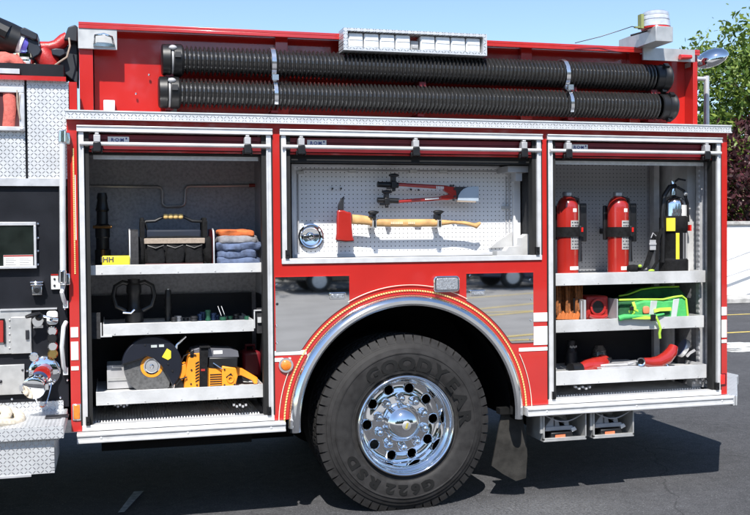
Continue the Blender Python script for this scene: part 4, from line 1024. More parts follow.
for u, v in ((332.5, 188.6), (341, 188.5), (411, 189.5), (418.5, 190)): b.cyl(P(u, v, YP), P(u, v, YP-.03), .006, n=8)
b.build_split('peg', DARKST, pb)
c = P(310.8, 236.5, YP-.01)
b = MB(); b.lathe([(0, YP-.004), (.044, YP-.004), (.052, YP-.007), (.058, YP-.020), (.066, YP-.024), (.074, YP-.020), (.076, YP-.0)], (c.x, 0, c.z), n=48); tl = b.build('paddle_latch', CHROME, pb)
b = MB(); b.rbox((c.x, YP-.018, c.z), (.10, .014, .022), (0, math.radians(-4), 0)); b.lathe([(0, YP-.028), (.016, YP-.027), (.022, YP-.02), (.024, YP-.004)], (c.x, 0, c.z), n=24); b.build('latch_handle', STEEL, tl, .004)
b = MB(); b.box(x0, x1+.06, .10, .30, z0-.034, z0-.004); b.build('pegboard_slide', LINERD, L2, .002)
# axe
YA = .185
def zp(u, v): return (280+u/5.15, 160+v/5.15)
def z6(u, v): return (370+u/5.15, 160+v/5.15)
o = thing('fire_axe', 'pick head fire axe with red head and wooden handle clamped on the pegboard', 'axe', tuple(P(400, 222, YA)))
b = MB(); pk = [zp(300, 258), zp(299, 240), zp(304, 222), zp(315, 200), zp(333, 185), zp(330, 205), zp(329, 258)]
b.pprism(pk, YA-.008, YA+.008); b.build('pick', DARKST, o, .003)
b = MB(); b.pprism([zp(297, 258), zp(330, 259), zp(345, 266), zp(369, 270), zp(371, 310), zp(372, 345), zp(377, 395), zp(386, 418), zp(340, 421), zp(288, 414), zp(293, 380), zp(294, 320)], YA-.018, YA+.018); b.build('axe_head', REDX, o, .008)
b = MB(); b.pprism([zp(289, 415), zp(385, 419), zp(383, 425), zp(335, 427), zp(291, 421)], YA-.006, YA+.006); b.build('cutting_edge', GREYP, o, .002)
hp_top = [zp(371, 280), zp(420, 284), zp(460, 291), zp(485, 300), z6(0, 304), z6(150, 304), z6(330, 304), z6(400, 310), z6(440, 314), z6(480, 314), z6(540, 325), z6(566, 318)]
hp_bot = [z6(572, 330), z6(550, 354), z6(520, 343), z6(480, 333), z6(430, 330), z6(380, 337), z6(330, 344), z6(150, 345), z6(0, 343), zp(485, 338), zp(440, 334), zp(371, 330)]
b = MB(); tp = [P(u, v, YA) for u, v in hp_top]; bt = [P(u, v, YA) for u, v in hp_bot][::-1]
secs = []
for k in range(12):
    a, c_ = tp[k], bt[k]; m_ = (a+c_)/2; h = (a-c_).length/2; d = (a-c_).normalized()
    secs.append([b.bm.verts.new(m_+d*h*math.cos(2*PI*j/14)+Vector((0, 1, 0))*min(.014, h*.8)*math.sin(2*PI*j/14)) for j in range(14)])
for a, c_ in zip(secs, secs[1:]):
    for j in range(14): b.bm.faces.new((a[j], a[(j+1) % 14], c_[(j+1) % 14], c_[j]))
b.bm.faces.new(secs[0]); b.bm.faces.new(secs[-1][::-1]); ah = b.build('handle', WOOD, o)
b = MB()
for (ua, ub) in ((108, 172), (198, 240)):
    for k in range(int((ub-ua)/9)): q = z6(ua+k*9, 318); q2 = z6(ua+k*9+6, 330); b.pbox(q[0], q[1], q2[0], q2[1], YA-.0165, YA-.0148)
b.build('stamped_print', mat('pale_print', (.78, .6, .4), .5), ah)
def clamp(u, vt, vb, Y, label):
    c = P(u, (vt+vb)/2, Y); o = thing('tool_clamp', label, 'clamp', tuple(c), 'black rubber tool clamps on the pegboard')
    b = MB(); t_ = P(u, vt, Y-.03); b.box(t_.x-.030, t_.x+.012, Y-.04, Y-.01, t_.z-.018, t_.z); b.ball((t_.x-.006, Y-.025, t_.z-.005), (.034, .016, .011), 16, 8); b.box(t_.x-.010, t_.x+.010, Y-.03, Y+.06, t_.z-.052, t_.z-.017); b.build('rubber_grip', BLACK, o, .003)
    b = MB(); m_ = P(u, vb, Y-.022); b.box(m_.x-.012, m_.x+.012, Y-.028, YP, m_.z-.006, m_.z+.050); cs = b.build('clamp_jaw', BRUSH, o, .003)
    b = MB(); b.box(m_.x-.006, m_.x+.006, Y-.032, Y-.0281, m_.z+.002, m_.z+.036); b.build('jaw_slot', BLACK, o)
clamp(374.5, 211.5, 227, YA, 'clamp holding the axe handle near its head')
clamp(439.5, 211, 226.5, YA, 'clamp holding the axe handle near its end')
# bolt cutters
YB = .19
o = thing('bolt_cutter', 'red handled bolt cutter with black grips and a shiny jaw guard on the pegboard', 'bolt cutter', tuple(P(430, 190, YB)))
def bar(pa, pb_, r0_, r1_, m, name, par, n=14): b = MB(); b.tube([P(*pa, YB), P(*pb_, YB)], [r0_, r1_], n); return b.build(name, m, par)
bar(z6(38, 126), z6(145, 130), .016, .017, BLACK, 'upper_grip', o); bar(z6(38, 206), z6(145, 211), .015, .016, BLACK, 'lower_grip', o)
bar(z6(145, 126), z6(395, 142), .0105, .0125, REDX, 'upper_handle', o); bar(z6(145, 214), z6(395, 196), .0105, .0125, REDX, 'lower_handle', o)
b = MB(); b.pprism([z6(380, 134), z6(420, 136), z6(440, 140), z6(446, 170), z6(446, 198), z6(400, 207), z6(362, 204), z6(364, 185), z6(410, 176), z6(380, 158)], YB-.014, YB+.014); b.build('pivot_yoke', REDX, o, .004)
b = MB(); 
for q in ((415, 132), (428, 132), (430, 205), (436, 150), (436, 188)): p_ = P(*z6(*q), YB-.015); b.lathe([(0, -.010), (.007, -.010), (.007, 0)], (p_.x, YB-.012, p_.z), n=6)
b.build('pivot_bolt', DARKST, o)
b = MB(); b.pprism([z6(440, 138), z6(520, 138), z6(500, 152), z6(478, 160), z6(466, 178), z6(458, 200), z6(446, 202)], YB-.012, YB+.012); b.build('jaw', DARKST, o, .003)
b = MB(); gp = [z6(560, 136), z6(560, 213), z6(452, 207)]+[z6(452+(520-452)*(1-math.cos(t_)), 207-70*math.sin(t_)) for t_ in (.35, .7, 1.0, 1.3)]+[z6(530, 136)]
b.pprism(gp, YB-.018, YB-.013); b.build('jaw_guard', mat('sky_tinted_guard', (.42, .50, .58), .3, .2), o, .001)  # blue of the reflected sky is put into the guard's base colour
b = MB(); b.pprism([z6(450, 208), z6(545, 212), z6(545, 219), z6(450, 215)], YB-.019, YB+.005); b.build('guard_edge', TAN, o)
b = MB()
for k in range(5): q = z6(342+k*8, 134+k*.6); q2 = z6(347+k*8, 148+k*.6); b.pbox(q[0], q[1], q2[0], q2[1], YB-.0138, YB-.0115)
b.build('handle_print', WLAB, o); b = MB()
for k in range(9): q = z6(284+k*8, 197-k*.5); q2 = z6(290+k*8, 205-k*.5); b.pbox(q[0], q[1], q2[0], q2[1], YB-.0138, YB-.0115)
b.build('handle_print', WLAB, o)
for (u, v, lab) in ((123, 72, 'clamp on the upper black grip of the bolt cutter'), (87, 157, 'clamp on the lower black grip of the bolt cutter')):
    q = z6(u, v); c = P(q[0], q[1], YB-.02); oo = thing('tool_clamp', lab, 'clamp', tuple(c), 'black rubber tool clamps on the pegboard')
    b = MB(); b.ball((c.x, YB-.02, c.z-.008), (.033, .016, .011), 16, 8); b.box(c.x-.011, c.x+.011, YB-.03, YB+.02, c.z-.042, c.z-.01); b.box(c.x-.015, c.x+.015, YB-.03, YP, c.z-.083, c.z-.042); b.box(c.x-.008, c.x+.008, YB-.028, YB, c.z-.10, c.z-.083)
    b.build('rubber_grip', BLACK, oo, .003)

# ================================================================== LOCKER 3 CONTENTS
ZE = 1.3205
def extinguisher(uc, label, top, Y=.24):
    c = P(uc, 240, Y); x = c.x; r = .066
    o = thing('fire_extinguisher', label, 'fire extinguisher', (x, Y, ZE), 'red fire extinguishers on the top right shelf')
    zt_ = P(uc, 200, Y).z
    b = MB(); b.lathe([(0, ZE), (r-.006, ZE), (r, ZE+.008), (r, zt_-.05), (r*.97, zt_-.028), (r*.86, zt_-.008), (r*.66, zt_+.010), (r*.45, zt_+.018), (.026, zt_+.022), (0, zt_+.022)], (x, Y, 0), 'Z', 40); cy_ = b.build('cylinder', REDX, o)
    b = MB(); b.lathe([(0, zt_+.022), (.027, zt_+.022), (.030, zt_+.026), (.030, zt_+.044), (.024, zt_+.050), (0, zt_+.050)], (x, Y, 0), 'Z', 28); b.build('fill_cap', mat('dull_cap', (.45, .46, .47), .35, .7), o)
    def wrap(z0, z1, a0, a1, m, name, rr, par):
        b = MB(); n = 14; fr = []
        for k in range(n+1):
            a = math.radians(a0+(a1-a0)*k/n); fr.append([b.bm.verts.new((x+q*math.cos(a), Y+q*math.sin(a), z)) for q, z in ((rr, z0), (rr, z1), (rr-.004, z1), (rr-.004, z0))])
        for p_, q_ in zip(fr, fr[1:]):
            for k in range(4): b.bm.faces.new((p_[k], p_[(k+1) % 4], q_[(k+1) % 4], q_[k]))
        b.bm.faces.new(fr[0]); b.bm.faces.new(fr[-1][::-1]); return b.build(name, m, par)
    z = lambda v: P(uc, v, Y-.06).z
    wrap(z(249.5), z(220.5), -98, -33, LABEL, 'data_label', r+.001, cy_)
    wrap(z(270), z(266.5), -103, -35, WLAB, 'service_label', r+.001, cy_)
    wrap(z(212), z(208.5), -85, -60, WLAB, 'number_sticker', r+.001, cy_)
    b = MB(); rnd = random.Random(uc)
    for k in range(9):
        vv = 222+k*3.1
        for j in range(4):
            a = math.radians(-94+j*15+rnd.random()*4); a2 = a+math.radians(6+rnd.random()*7)
            if 228 < vv < 236: continue
            q = [(x+(r+.0018)*math.cos(t_), Y+(r+.0018)*math.sin(t_)) for t_ in (a, a2)]
            b.face([(q[0][0], q[0][1], z(vv+1.3)), (q[1][0], q[1][1], z(vv+1.3)), (q[1][0], q[1][1], z(vv)), (q[0][0], q[0][1], z(vv))])
    b.build('label_print', INK, cy_)
    wrap(z(237), z(227), -190, 10, NYLON, 'strap_band', r+.007, o)
    b = MB(); b.box(x+r-.004, x+r+.030, Y-.04, Y+.02, z(236)-.002, z(226)); b.build('strap_buckle', BLACK, o, .004)
    b = MB(); b.box(x+r+.006, x+r+.018, Y-.045, Y-.0405, z(232), z(227.5)); b.build('release_button', REDL, o)
    b = MB(); b.box(x+r-.002, x+r+.066, Y+.0, Y+.04, z(242), z(203)); b.box(x+r-.004, x+r+.030, Y+.02, Y+.05, z(262), z(240)); b.box(x-r-.016, x-r+.01, Y+.03, Y+.05, z(240), z(205)); b.box(x+.03, x+.05, Y+.05, .544, z(234), z(228)); b.build('wall_bracket', BLACK, o, .006)
    b = MB(); b.tube([(x+.02, Y-.02, zt_+.012), (x+r, Y-.01, zt_+.005), (x+r+.012, Y, zt_-.05), (x+r+.012, Y-.01, z(245)), (x+r+.004, Y-.02, z(262))], [.010, .010, .011, .012, .018], 12); b.build('discharge_hose', BLACK, o)
    b = MB(); b.tube([(x+r+.002, Y-.01, zt_-.02), (x+r+.004, Y-.01, z(240))], .004, 8); b.build('steel_rod', CHROME, o)
    return o
extinguisher(567.5, 'red fire extinguisher at the left end of the top right shelf', 0)
e2 = extinguisher(618.0, 'red fire extinguisher with white sticker standing left of the chrome one', 1)
# chrome/black extinguisher
Y = .24; uc = 673.5; c = P(uc, 240, Y); x = c.x; r = .078
o = thing('water_extinguisher', 'silver and black extinguisher with a hose loop and yellow tag on the top right shelf', 'fire extinguisher', (x, Y, ZE))
z = lambda v: P(uc, v, Y).z
b = MB(); b.lathe([(0, ZE), (r-.004, ZE), (r, ZE+.01), (r, z(204)), (r*.95, z(201)), (r*.7, z(198)), (r*.4, z(196)), (.02, z(195)), (.018, z(191)), (0, z(191))], (x, Y, 0), 'Z', 40); b.build('cylinder', CHROME, o)
b = MB(); b.lathe([(r+.012, ZE), (r+.012, z(260)), (r+.002, z(258)), (r+.002, z(232)), (r+.010, z(230)), (r+.010, z(218)), (r+.002, z(216))], (x, Y, 0), 'Z', 32); b.lathe([(0, ZE+.001), (r+.012, ZE+.001)], (x, Y, 0), 'Z', 32); b.build('carrier_sleeve', NYLON, o)
b = MB(); ph = [(-60, -95), ]
def curved(b, a0, a1, z0, z1, rr, n=8):
    fr = []
    for k in range(n+1):
        a = math.radians(a0+(a1-a0)*k/n); fr.append([b.bm.verts.new((x+q*math.cos(a), Y+q*math.sin(a), zz)) for q, zz in ((rr, z0), (rr, z1), (rr-.003, z1), (rr-.003, z0))])
    for p_, q_ in zip(fr, fr[1:]):
        for k in range(4): b.bm.faces.new((p_[k], p_[(k+1) % 4], q_[(k+1) % 4], q_[k]))
    b.bm.faces.new(fr[0]); b.bm.faces.new(fr[-1][::-1])
z = lambda v: P(uc, v, Y-.06).z
b = MB(); curved(b, -150, -115, z(231), z(218), r+.0135); curved(b, -112, -97, z(262), z(233), r+.006); b.build('yellow_tag', YELLOW, o)
b = MB(); curved(b, -82, -30, z(216.5), z(205), r+.002); curved(b, -38, -28, z(262), z(216), r+.0045); b.build('white_label', WLAB, o)
b = MB(); curved(b, -76, -70, z(262), z(233), r+.0045); curved(b, -60, -50, z(262), z(233), r+.0045); b.build('grey_window', mat('grey_window', (.25, .25, .26), .4), o)
b = MB()
for k in range(4):
    curved(b, -125+k*12, -118+k*12, z(214-k % 2), z(209), r+.002, 2); curved(b, -128+k*12, -124+k*12, z(217), z(213), r+.002, 2)
b.build('label_print', INK, o)
z = lambda v: P(uc, v, Y).z
b = MB(); b.lathe([(.018, z(197)), (.018, z(186)), (.014, z(184)), (.014, z(181)), (0, z(181))], (x-.006, Y, 0), 'Z', 16); b.build('valve', CHROME, o)
b = MB(); b.tube([(x-.01, Y, z(184)), (x+.03, Y-.01, z(179)), (x+.075, Y-.02, z(180.5))], [.007, .007, .006], 8); b.tube([(x-.01, Y, z(188)), (x+.03, Y-.01, z(187)), (x+.065, Y-.02, z(192))], [.007, .006, .005], 8); b.build('lever', DARKST, o)
b = MB(); b.tube([(x, Y-.02, z(186)), (x-.045, Y-.03, z(187)), (x-.085, Y-.03, z(196)), (x-.098, Y-.03, z(215)), (x-.092, Y-.03, z(240)), (x-.088, Y-.02, z(262))], .015, 12); b.tube([(x+.012, Y-.02, z(187)), (x+.055, Y-.03, z(191)), (x+.082, Y-.03, z(204)), (x+.086, Y-.03, z(222))], .009, 12); b.build('hose', BLACK, o)
b = MB(); b.ball((x+.055, Y-.05, z(194)), (.014, .01, .014), 14, 10); b.build('pressure_gauge', BRUSH, o)
b = MB(); b.box(x+r+.008, x+r+.02, Y-.05, Y-.02, z(231), z(225)); b.build('red_buckle', REDL, o)
# harness
o = thing('shoulder_strap', 'black webbing strap with buckle and yellow ends beside the silver extinguisher', 'strap', (P(650, 268, .18).x, .18, ZE))
b = MB(); b.ribbon([P(656, 232, .17), P(653, 243, .15), P(651, 252, .15), P(646, 266, .14), P(640, 271, .13)], .038, .008, (1, .15, .1)); b.ribbon([P(662, 228, .17), P(658, 240, .16), P(657, 262, .15), P(652, 270, .15)], .022, .007, (1, .1, 0)); b.ball(P(634, 270, .18)+Vector((0, 0, .012)), (.05, .04, .022), 20, 10, .8, .3, 4); b.build('webbing', NYLON, o)
b = MB(); b.pbox(650, 240, 656, 250, .135, .142); b.tube([P(651, 238, .14), P(653, 233, .14), P(656, 236, .14)], .004, 6); b.pbox(649.5, 243, 656.5, 245, .130, .1345); b.build('buckle', GREYP, o, .002)
b = MB(); b.ball(P(640, 266, .12), (.012, .01, .010), 10, 6); b.ball(P(651.5, 270.5, .12), (.022, .01, .008), 10, 6); b.build('yellow_end', LIME, o)
# middle shelf
ZM = 1.0395
Y = .2; o = thing('rope_hank', 'bundle of orange rope loops hanging at the left of the middle right shelf', 'rope', (P(568, 320, Y).x, Y, ZM))
b = MB()
for k in range(8):
    u = 556.5+k*3.2; yy = .16+.05*(k % 3); vb = 319-(k % 3)*2.5
    b.tube([P(u, 284.5, yy), P(u+.8, 300, yy), P(u+.4, 311, yy-.01), P(u+2, vb, yy-.02), P(u+3.2, 311, yy), P(u+2.4, 298, yy+.02), P(u+2.6, 284.5, yy+.03)], .0085, 8)
b.build('loops', mat('dark_orange_rope', (.26, .085, .02), .8, 0, .3, 60, bump=.6, bscale=200), o)
b = MB()
for k in range(6): b.pprism([(557+k*3.6, 319.5), (560+k*3.6, 313-(k % 2)*2), (562.5+k*3.6, 314), (561+k*3.6, 319.8)], .13, .15)
b.build('taped_end', mat('dull_orange_tape', (.5, .14, .03), .6), o, .003)
o = thing('gated_valve', 'red cast valve with a large round black opening on the middle right shelf', 'valve', (P(597, 320, .2).x, .2, ZM))
b = MB(); xa, xb = P(586.5, 308, .2).x, P(608.5, 308, .2).x; b.box(xa, xb, .2, .36, ZM+.012, P(597, 296, .2).z); b.build('valve_body', REDM, o, .012)
c = P(598, 307, .19); b = MB(); b.lathe([(.050, .199), (.052, .186), (.040, .186), (.038, .199)], (c.x, 0, c.z), n=36); b.build('port_ring', REDM, o)
b = MB(); b.lathe([(0, .193), (.039, .193), (.039, .1985)], (c.x, 0, c.z), n=36); b.build('port_opening', BLACK, o)
b = MB(); b.tube([P(589, 315.5, .16), P(594, 317, .155), P(602, 317.5, .155), P(607, 315.5, .16)], [.012, .015, .015, .012], 12); b.box(xa+.01, xb-.01, .17, .3, ZM, ZM+.0119); b.build('lower_flange', REDX, o, .003)
o = thing('shelf_divider', 'pair of thin steel divider posts between rope and red valve', 'divider', (P(583, 320, .1).x, .1, ZM))
b = MB(); b.pbox(581, 301, 582.3, 319, .10, .11); b.pbox(583.8, 300, 586, 321, .10, .3); b.build('post', GREYP, o); b = MB(); b.ball(P(585, 321, .095), (.014, .01, .010), 12, 8); b.build('foot', BLACK, o)
o = thing('shelf_divider', 'thin upright divider plate at the left side of the green bag', 'divider', (P(617.5, 320, .12).x, .12, ZM))
b = MB(); b.pbox(616.9, 299, 618, 319, .12, .4); b.build('post', GREYP, o)
o = thing('hose_adapter', 'small dark red adapter between the red valve and green bag', 'fitting', (P(612, 320, .25).x, .25, ZM))
b = MB(); c = P(612, 309, .25); b.lathe([(.0, .22), (.030, .22), (.034, .235), (.034, .27), (.026, .28), (0, .28)], (c.x, 0, ZM+.034), n=28); b.build('ring', REDM, o)
b = MB(); b.box(c.x-.01, c.x+.01, .245, .27, ZM+.066, ZM+.085); b.build('lug', REDM, o)
# green bag
o = thing('rescue_bag', 'bright green rescue bag with silver bands, lime straps and its lid open', 'bag', (P(655, 320, .2).x, .2, ZM))
Y = .10
b = MB(); pts = [(618.5, 320), (619, 302), (631, 299), (672, 297), (684, 296.5), (688.5, 301), (689, 320)]
b.pprism([(635, 320), (635, 303), (645, 300.5), (672, 300), (680, 297), (687, 298.5), (688.5, 306), (689, 319.5)], Y, Y+.26); bb = b.build('bag_body', GREEN, o, .012)
b = MB(); b.pprism([(619, 320), (619, 302), (636, 301), (636, 320)], Y+.05, Y+.26); b.build('side_panel', GREEND, o, .008)
b = MB(); b.pprism([(618.5, 300), (630, 297), (640, 290), (655, 287.5), (679, 286.5), (687, 296), (675, 297.5), (640, 300.5)], Y+.14, Y+.26); b.build('open_lid', GREEND, o, .01)
b = MB(); b.tube([P(619, 296, Y+.13), P(628, 294.5, Y+.13), P(641, 289.5, Y+.13), P(655, 287.5, Y+.13), P(679, 286.5, Y+.13)], .005, 8); b.tube([P(619, 300, Y+.02), P(640, 299.5, Y+.02), P(663, 299.5, Y+.0), P(674, 297, Y), P(682, 296, Y-.004), P(686, 299, Y-.004), P(688, 318, Y-.004)], .0065, 8); b.build('lime_piping', LIME, o)
b = MB(); b.pprism([(649, 315), (651, 300.8), (657.5, 300.8), (655.5, 315)], Y-.006, Y-.0005); b.pprism([(671, 318), (673.5, 299.5), (679.5, 298.5), (676.5, 318)], Y-.006, Y-.0005); b.build_split('silver_band', SILVER, o, .002)
b = MB(); b.ball(P(646, 310, Y-.01), (.022, .008, .024), 14, 10, .6); b.build('patch', mat('orange_patch', (.75, .22, .1), .6), o)
b = MB(); b.tube([P(619, 318.5, .07), P(624, 317, .06), P(640, 316.5, .06), P(655, 316, .06), P(664, 314, .07)], [.018, .018, .012, .011, .006], 12, flat=1); b.build('rolled_flap', GREEN, o)
b = MB(); b.ribbon([P(632, 317, .052), P(645, 317.5, .05), P(657, 317, .052)], .022, .006, (0, .2, 1)); b.ribbon([P(654, 311, .09), P(660, 309.5, .075), P(671, 309, .085)], .022, .006, (0, .2, 1)); b.ribbon([P(656, 317, .052), P(658.5, 322, .055), P(660.5, 329, .06), P(659.5, 333, .06), P(660, 338.5, .06)], .016, .005, (1, .2, 0)); b.ribbon([P(633, 302, .09), P(635, 308, .07), P(633, 314, .07)], .018, .006, (1, 0, .2)); b.ribbon([P(629, 312, .07), P(632, 308, .065), P(638, 311, .07)], .014, .006, (0, .3, 1)); b.build('lime_strap', LIME, o)
b = MB(); b.pbox(651, 314.5, 656, 321, .040, .048); b.pbox(630, 306.5, 634, 310.5, .052, .058); b.build('buckle', BLACK, o, .002)
b = MB(); b.pprism([(654, 316.5), (655, 311), (662, 310), (669, 311), (670, 315), (662, 317)], Y-.004, Y-.0005); b.build('pocket_opening', GREEND, o)
# lower right drawer
ZQ = .739
o = thing('hose_elbow', 'red hose elbow with black coupling lying at the left of the lower right drawer', 'elbow', (P(588, 372, .2).x, .2, ZQ))
b = MB(); b.tube([P(579, 369, .16), P(586, 366.5, .17), P(594, 365, .19), P(602, 363.5, .22), P(604, 359, .24)], [.030, .040, .046, .046, .040], 24); b.rbox(P(604, 369, .16), (.02, .02, .05)); b.build('elbow_body', REDX, o)
b = MB(); b.tube([P(570, 369, .13), P(574, 369.5, .14), P(580, 369, .155)], [.036, .040, .038], 24); b.tube([P(604, 360, .24), P(604, 357, .24)], [.050, .046], 24); b.build_split('coupling', BLACK, o)
b = MB()
for k in range(4): b.rbox(P(571+k*2, 374-k*.3, .10), (.006, .012, .018))
b.build('coupling_lug', GREYP, o)
o = thing('fog_nozzle', 'black rounded nozzle tip standing behind the red elbow', 'nozzle', (P(600, 365, .36).x, .34, ZQ))
b = MB(); c = P(599, 350, .34); z = lambda v: P(599, v, .34).z
b.lathe([(0, ZQ), (.036, ZQ), (.036, z(362)), (.046, z(359)), (.050, z(354)), (.044, z(352)), (.046, z(350)), (.034, z(347)), (.026, z(345)), (0, z(345))], (c.x, .34, 0), 'Z', 32); b.build('barrel', HOSEM, o)
b = MB(); b.lathe([(.047, z(357)), (.052, z(356)), (.047, z(355))], (c.x, .34, 0), 'Z', 32); b.build('bumper_ring', BLACK, o)
o = thing('hydrant_wrench_head', 'dark ribbed fitting in the back left corner of the lower right drawer', 'fitting', (P(572, 365, .4).x, .4, ZQ))
b = MB(); c = P(571, 350, .4); z = lambda v: P(571, v, .4).z
b.lathe([(0, ZQ), (.040, ZQ), (.040, z(352)), (.030, z(350)), (.026, z(345)), (.030, z(343)), (.026, z(340)), (0, z(340))], (c.x, .4, 0), 'Z', 24); b.build('barrel', DARKST, o)
b = MB()
for k in range(5): b.rbox((c.x-.02+.01*k, .368, z(346)-.004*(k % 2)), (.006, .006, .012))
b.build('lug', BRUSH, o)
o = thing('flat_steel_plate', 'flat grey steel plates stacked at the middle of the lower right drawer', 'steel plates', (P(615, 374, .2).x, .2, ZQ))
b = MB(); xa, xb = P(600, 370, .1).x, P(646, 370, .1).x; b.rbox(((xa+xb)/2, .22, ZQ+.012), (xb-xa, .24, .012), (0, 0, .06)); b.rbox(((xa+xb)/2+.02, .24, ZQ+.026), (xb-xa-.03, .2, .010), (0, 0, -.04)); b.rbox((xb-.06, .16, ZQ+.037), (.10, .05, .010), (0, -.05, .2)); b.build('plate', ALU, o, .003)
o = thing('metal_bracket', 'small grey metal box bracket at the far left of the lower right drawer', 'bracket', (P(564, 374, .1).x, .1, ZQ))
b = MB(); b.pbox(556, 371, 569, 376, .065, .12); b.pbox(556, 368, 557, 371, .07, .12); b.build('bracket_body', BRUSH, o, .002)
b = MB(); b.tube([P(560, 366, .1), P(568, 370, .1)], .003, 6); b.build('pin', DARKST, o)
o = thing('suction_elbow', 'curved red elbow pipe with a chrome ring at its lower end on the right drawer', 'elbow', (P(660, 370, .15).x, .15, ZQ))
b = MB(); b.tube([P(643, 361.5, .12), P(650, 362.5, .12), P(658, 362, .12), P(666, 358, .13), P(671.5, 352, .14), P(673.5, 346.5, .15)], [.024, .031, .038, .041, .038, .030], 28); b.build('elbow_body', REDX, o)
b = MB(); c = P(641, 361.5, .11); b.lathe([(.018, -.012), (.026, -.014), (.028, 0), (.026, .014), (.018, .012)], (c.x, c.y, c.z), 'Y', 28, Matrix.Rotation(math.radians(-30), 4, 'Z')); b.tube([P(666.5, 364, .1), P(670.5, 369, .08)], .005, 8); b.build_split('end_ring', CHROME, o)
b = MB(); b.lathe([(0, .006), (.018, .006)], (c.x, c.y, c.z), 'Y', 24, Matrix.Rotation(math.radians(-30), 4, 'Z')); b.build('ring_opening', BLACK, o)
o = thing('storz_cap', 'blue and silver hose cap propped at the right end of the lower drawer', 'hose cap', (P(683, 366, .3).x, .25, ZQ))
c = P(683, 348, .25); mt_ = Matrix.Rotation(math.radians(28), 4, 'Y') @ Matrix.Rotation(math.radians(-12), 4, 'Z')
b = MB(); b.lathe([(0, .012), (.052, .012), (.058, .006), (.058, -.012), (.050, -.018), (0, -.018)], tuple(c), 'X', 36, mt_); b.build('cap_disc', mat('blue_steel', (.14, .18, .34), .3, .6), o)
b = MB(); b.lathe([(.0585, .0155), (.0605, .006), (.0605, -.004), (.0585, -.010)], tuple(c), 'X', 36, mt_); b.tube([P(687, 356, .2), P(690, 353, .18), P(695, 350, .16)], [.010, .009, .009], 10); b.build('cap_rim', ALU, o)
b = MB(); b.rbox((c.x, .30, ZQ+.04), (.05, .06, .08)); b.build('cap_support', LINERD, o)
# wheel chocks in holders
for ua, lab in ((541.5, 'folding wheel chock in the left under-body holder next to the mudflap'), (591.5, 'folding wheel chock in the right under-body holder')):
    x0 = P(ua, 430, .03).x; z0 = .3585; Yc = .05
    o = thing('wheel_chock', lab, 'wheel chock', (x0+.14, .12, z0), 'folding wheel chocks hung under the body')
    q = lambda du, dv: (x0+du*.0064, z0+dv*.0066)
    b = MB(); b.prism([q(4, 9), q(12, 19), q(14, 19), q(14, 9)], Yc, Yc+.15); b.prism([q(15, 8), q(15, 16), q(19, 16), q(21, 9), q(24, 9), q(25, 15), q(29, 15), q(30, 8)], Yc, Yc+.15)
    b.prism([q(4, 7), q(5, 11), q(32, 11), q(34, 7)], Yc-.012, Yc-.001); b.build('chock_arm', GREYP, o, .004)
    b = MB(); b.prism([q(9, 1), q(9, 6), q(30, 6), q(32, 1)], Yc-.03, Yc+.12); b.build('chock_base', BLACK, o, .006)
    b = MB(); b.prism([q(13, 1.6), q(13, 3.8), q(23, 4.0), q(23, 1.8)], Yc-.034, Yc-.0305); b.build('orange_reflector', mat('chock_orange', (.7, .18, .08), .5), o)
    b = MB(); b.prism([q(31, 5), q(30, 9), q(34, 10), q(36, 7)], Yc-.02, Yc+.0); b.build('chock_pin', ALUW, o, .003)

# ================================================================== SETTING
# asphalt
m = bpy.data.materials.new('asphalt'); m.use_nodes = True; nt = m.node_tree; bs = nt.nodes['Principled BSDF']
tc = nn(nt, 'ShaderNodeTexCoord')
def noi(sc, det=8, rough=.6): n_ = nn(nt, 'ShaderNodeTexNoise'); n_.inputs['Scale'].default_value = sc; n_.inputs['Detail'].default_value = det; n_.inputs['Roughness'].default_value = rough; nt.links.new(tc.outputs['Object'], n_.inputs['Vector']); return n_.outputs['Fac']
def mr(v, a, b_, c_, d): n_ = nn(nt, 'ShaderNodeMapRange'); nt.links.new(v, n_.inputs['Value']); [n_.inputs[k].__setattr__('default_value', q) for k, q in (('From Min', a), ('From Max', b_), ('To Min', c_), ('To Max', d))]; return n_.outputs[0]
grain = noi(75, 6, .85); blot = noi(.9, 6); mid = noi(14, 5)
vo = nn(nt, 'ShaderNodeTexVoronoi'); vo.inputs['Scale'].default_value = 95; nt.links.new(tc.outputs['Object'], vo.inputs['Vector'])
speck = M_(nt, 'MULTIPLY', M_(nt, 'LESS_THAN', vo.outputs['Distance'], .22), M_(nt, 'GREATER_THAN', noi(90, 2), .52))
val = M_(nt, 'MULTIPLY', mr(blot, .3, .7, .058, .088), mr(grain, .35, .65, .45, 1.6)); val = M_(nt, 'MULTIPLY', val, mr(mid, .3, .7, .8, 1.2))
val = M_(nt, 'ADD', val, M_(nt, 'MULTIPLY', speck, .16))
# crack lines
vc = nn(nt, 'ShaderNodeTexVoronoi'); vc.feature = 'DISTANCE_TO_EDGE'; vc.inputs['Scale'].default_value = .45
wp = nn(nt, 'ShaderNodeMix', data_type='VECTOR'); wp.inputs[0].default_value = .12
wn = nn(nt, 'ShaderNodeTexNoise'); wn.inputs['Scale'].default_value = 3; nt.links.new(tc.outputs['Object'], wn.inputs['Vector'])
nt.links.new(tc.outputs['Object'], wp.inputs[4]); nt.links.new(wn.outputs['Color'], wp.inputs[5]); nt.links.new(wp.outputs[1], vc.inputs['Vector'])
crk = M_(nt, 'LESS_THAN', vc.outputs['Distance'], .0016)
val = M_(nt, 'MULTIPLY', val, M_(nt, 'SUBTRACT', 1., M_(nt, 'MULTIPLY', crk, .3)))
cb = nn(nt, 'ShaderNodeCombineColor'); nt.links.new(val, cb.inputs[0]); nt.links.new(val, cb.inputs[1]); nt.links.new(M_(nt, 'MULTIPLY', val, 1.06), cb.inputs[2])
nt.links.new(cb.outputs[0], bs.inputs['Base Color']); bs.inputs['Roughness'].default_value = .92; bs.inputs['Specular IOR Level'].default_value = .2
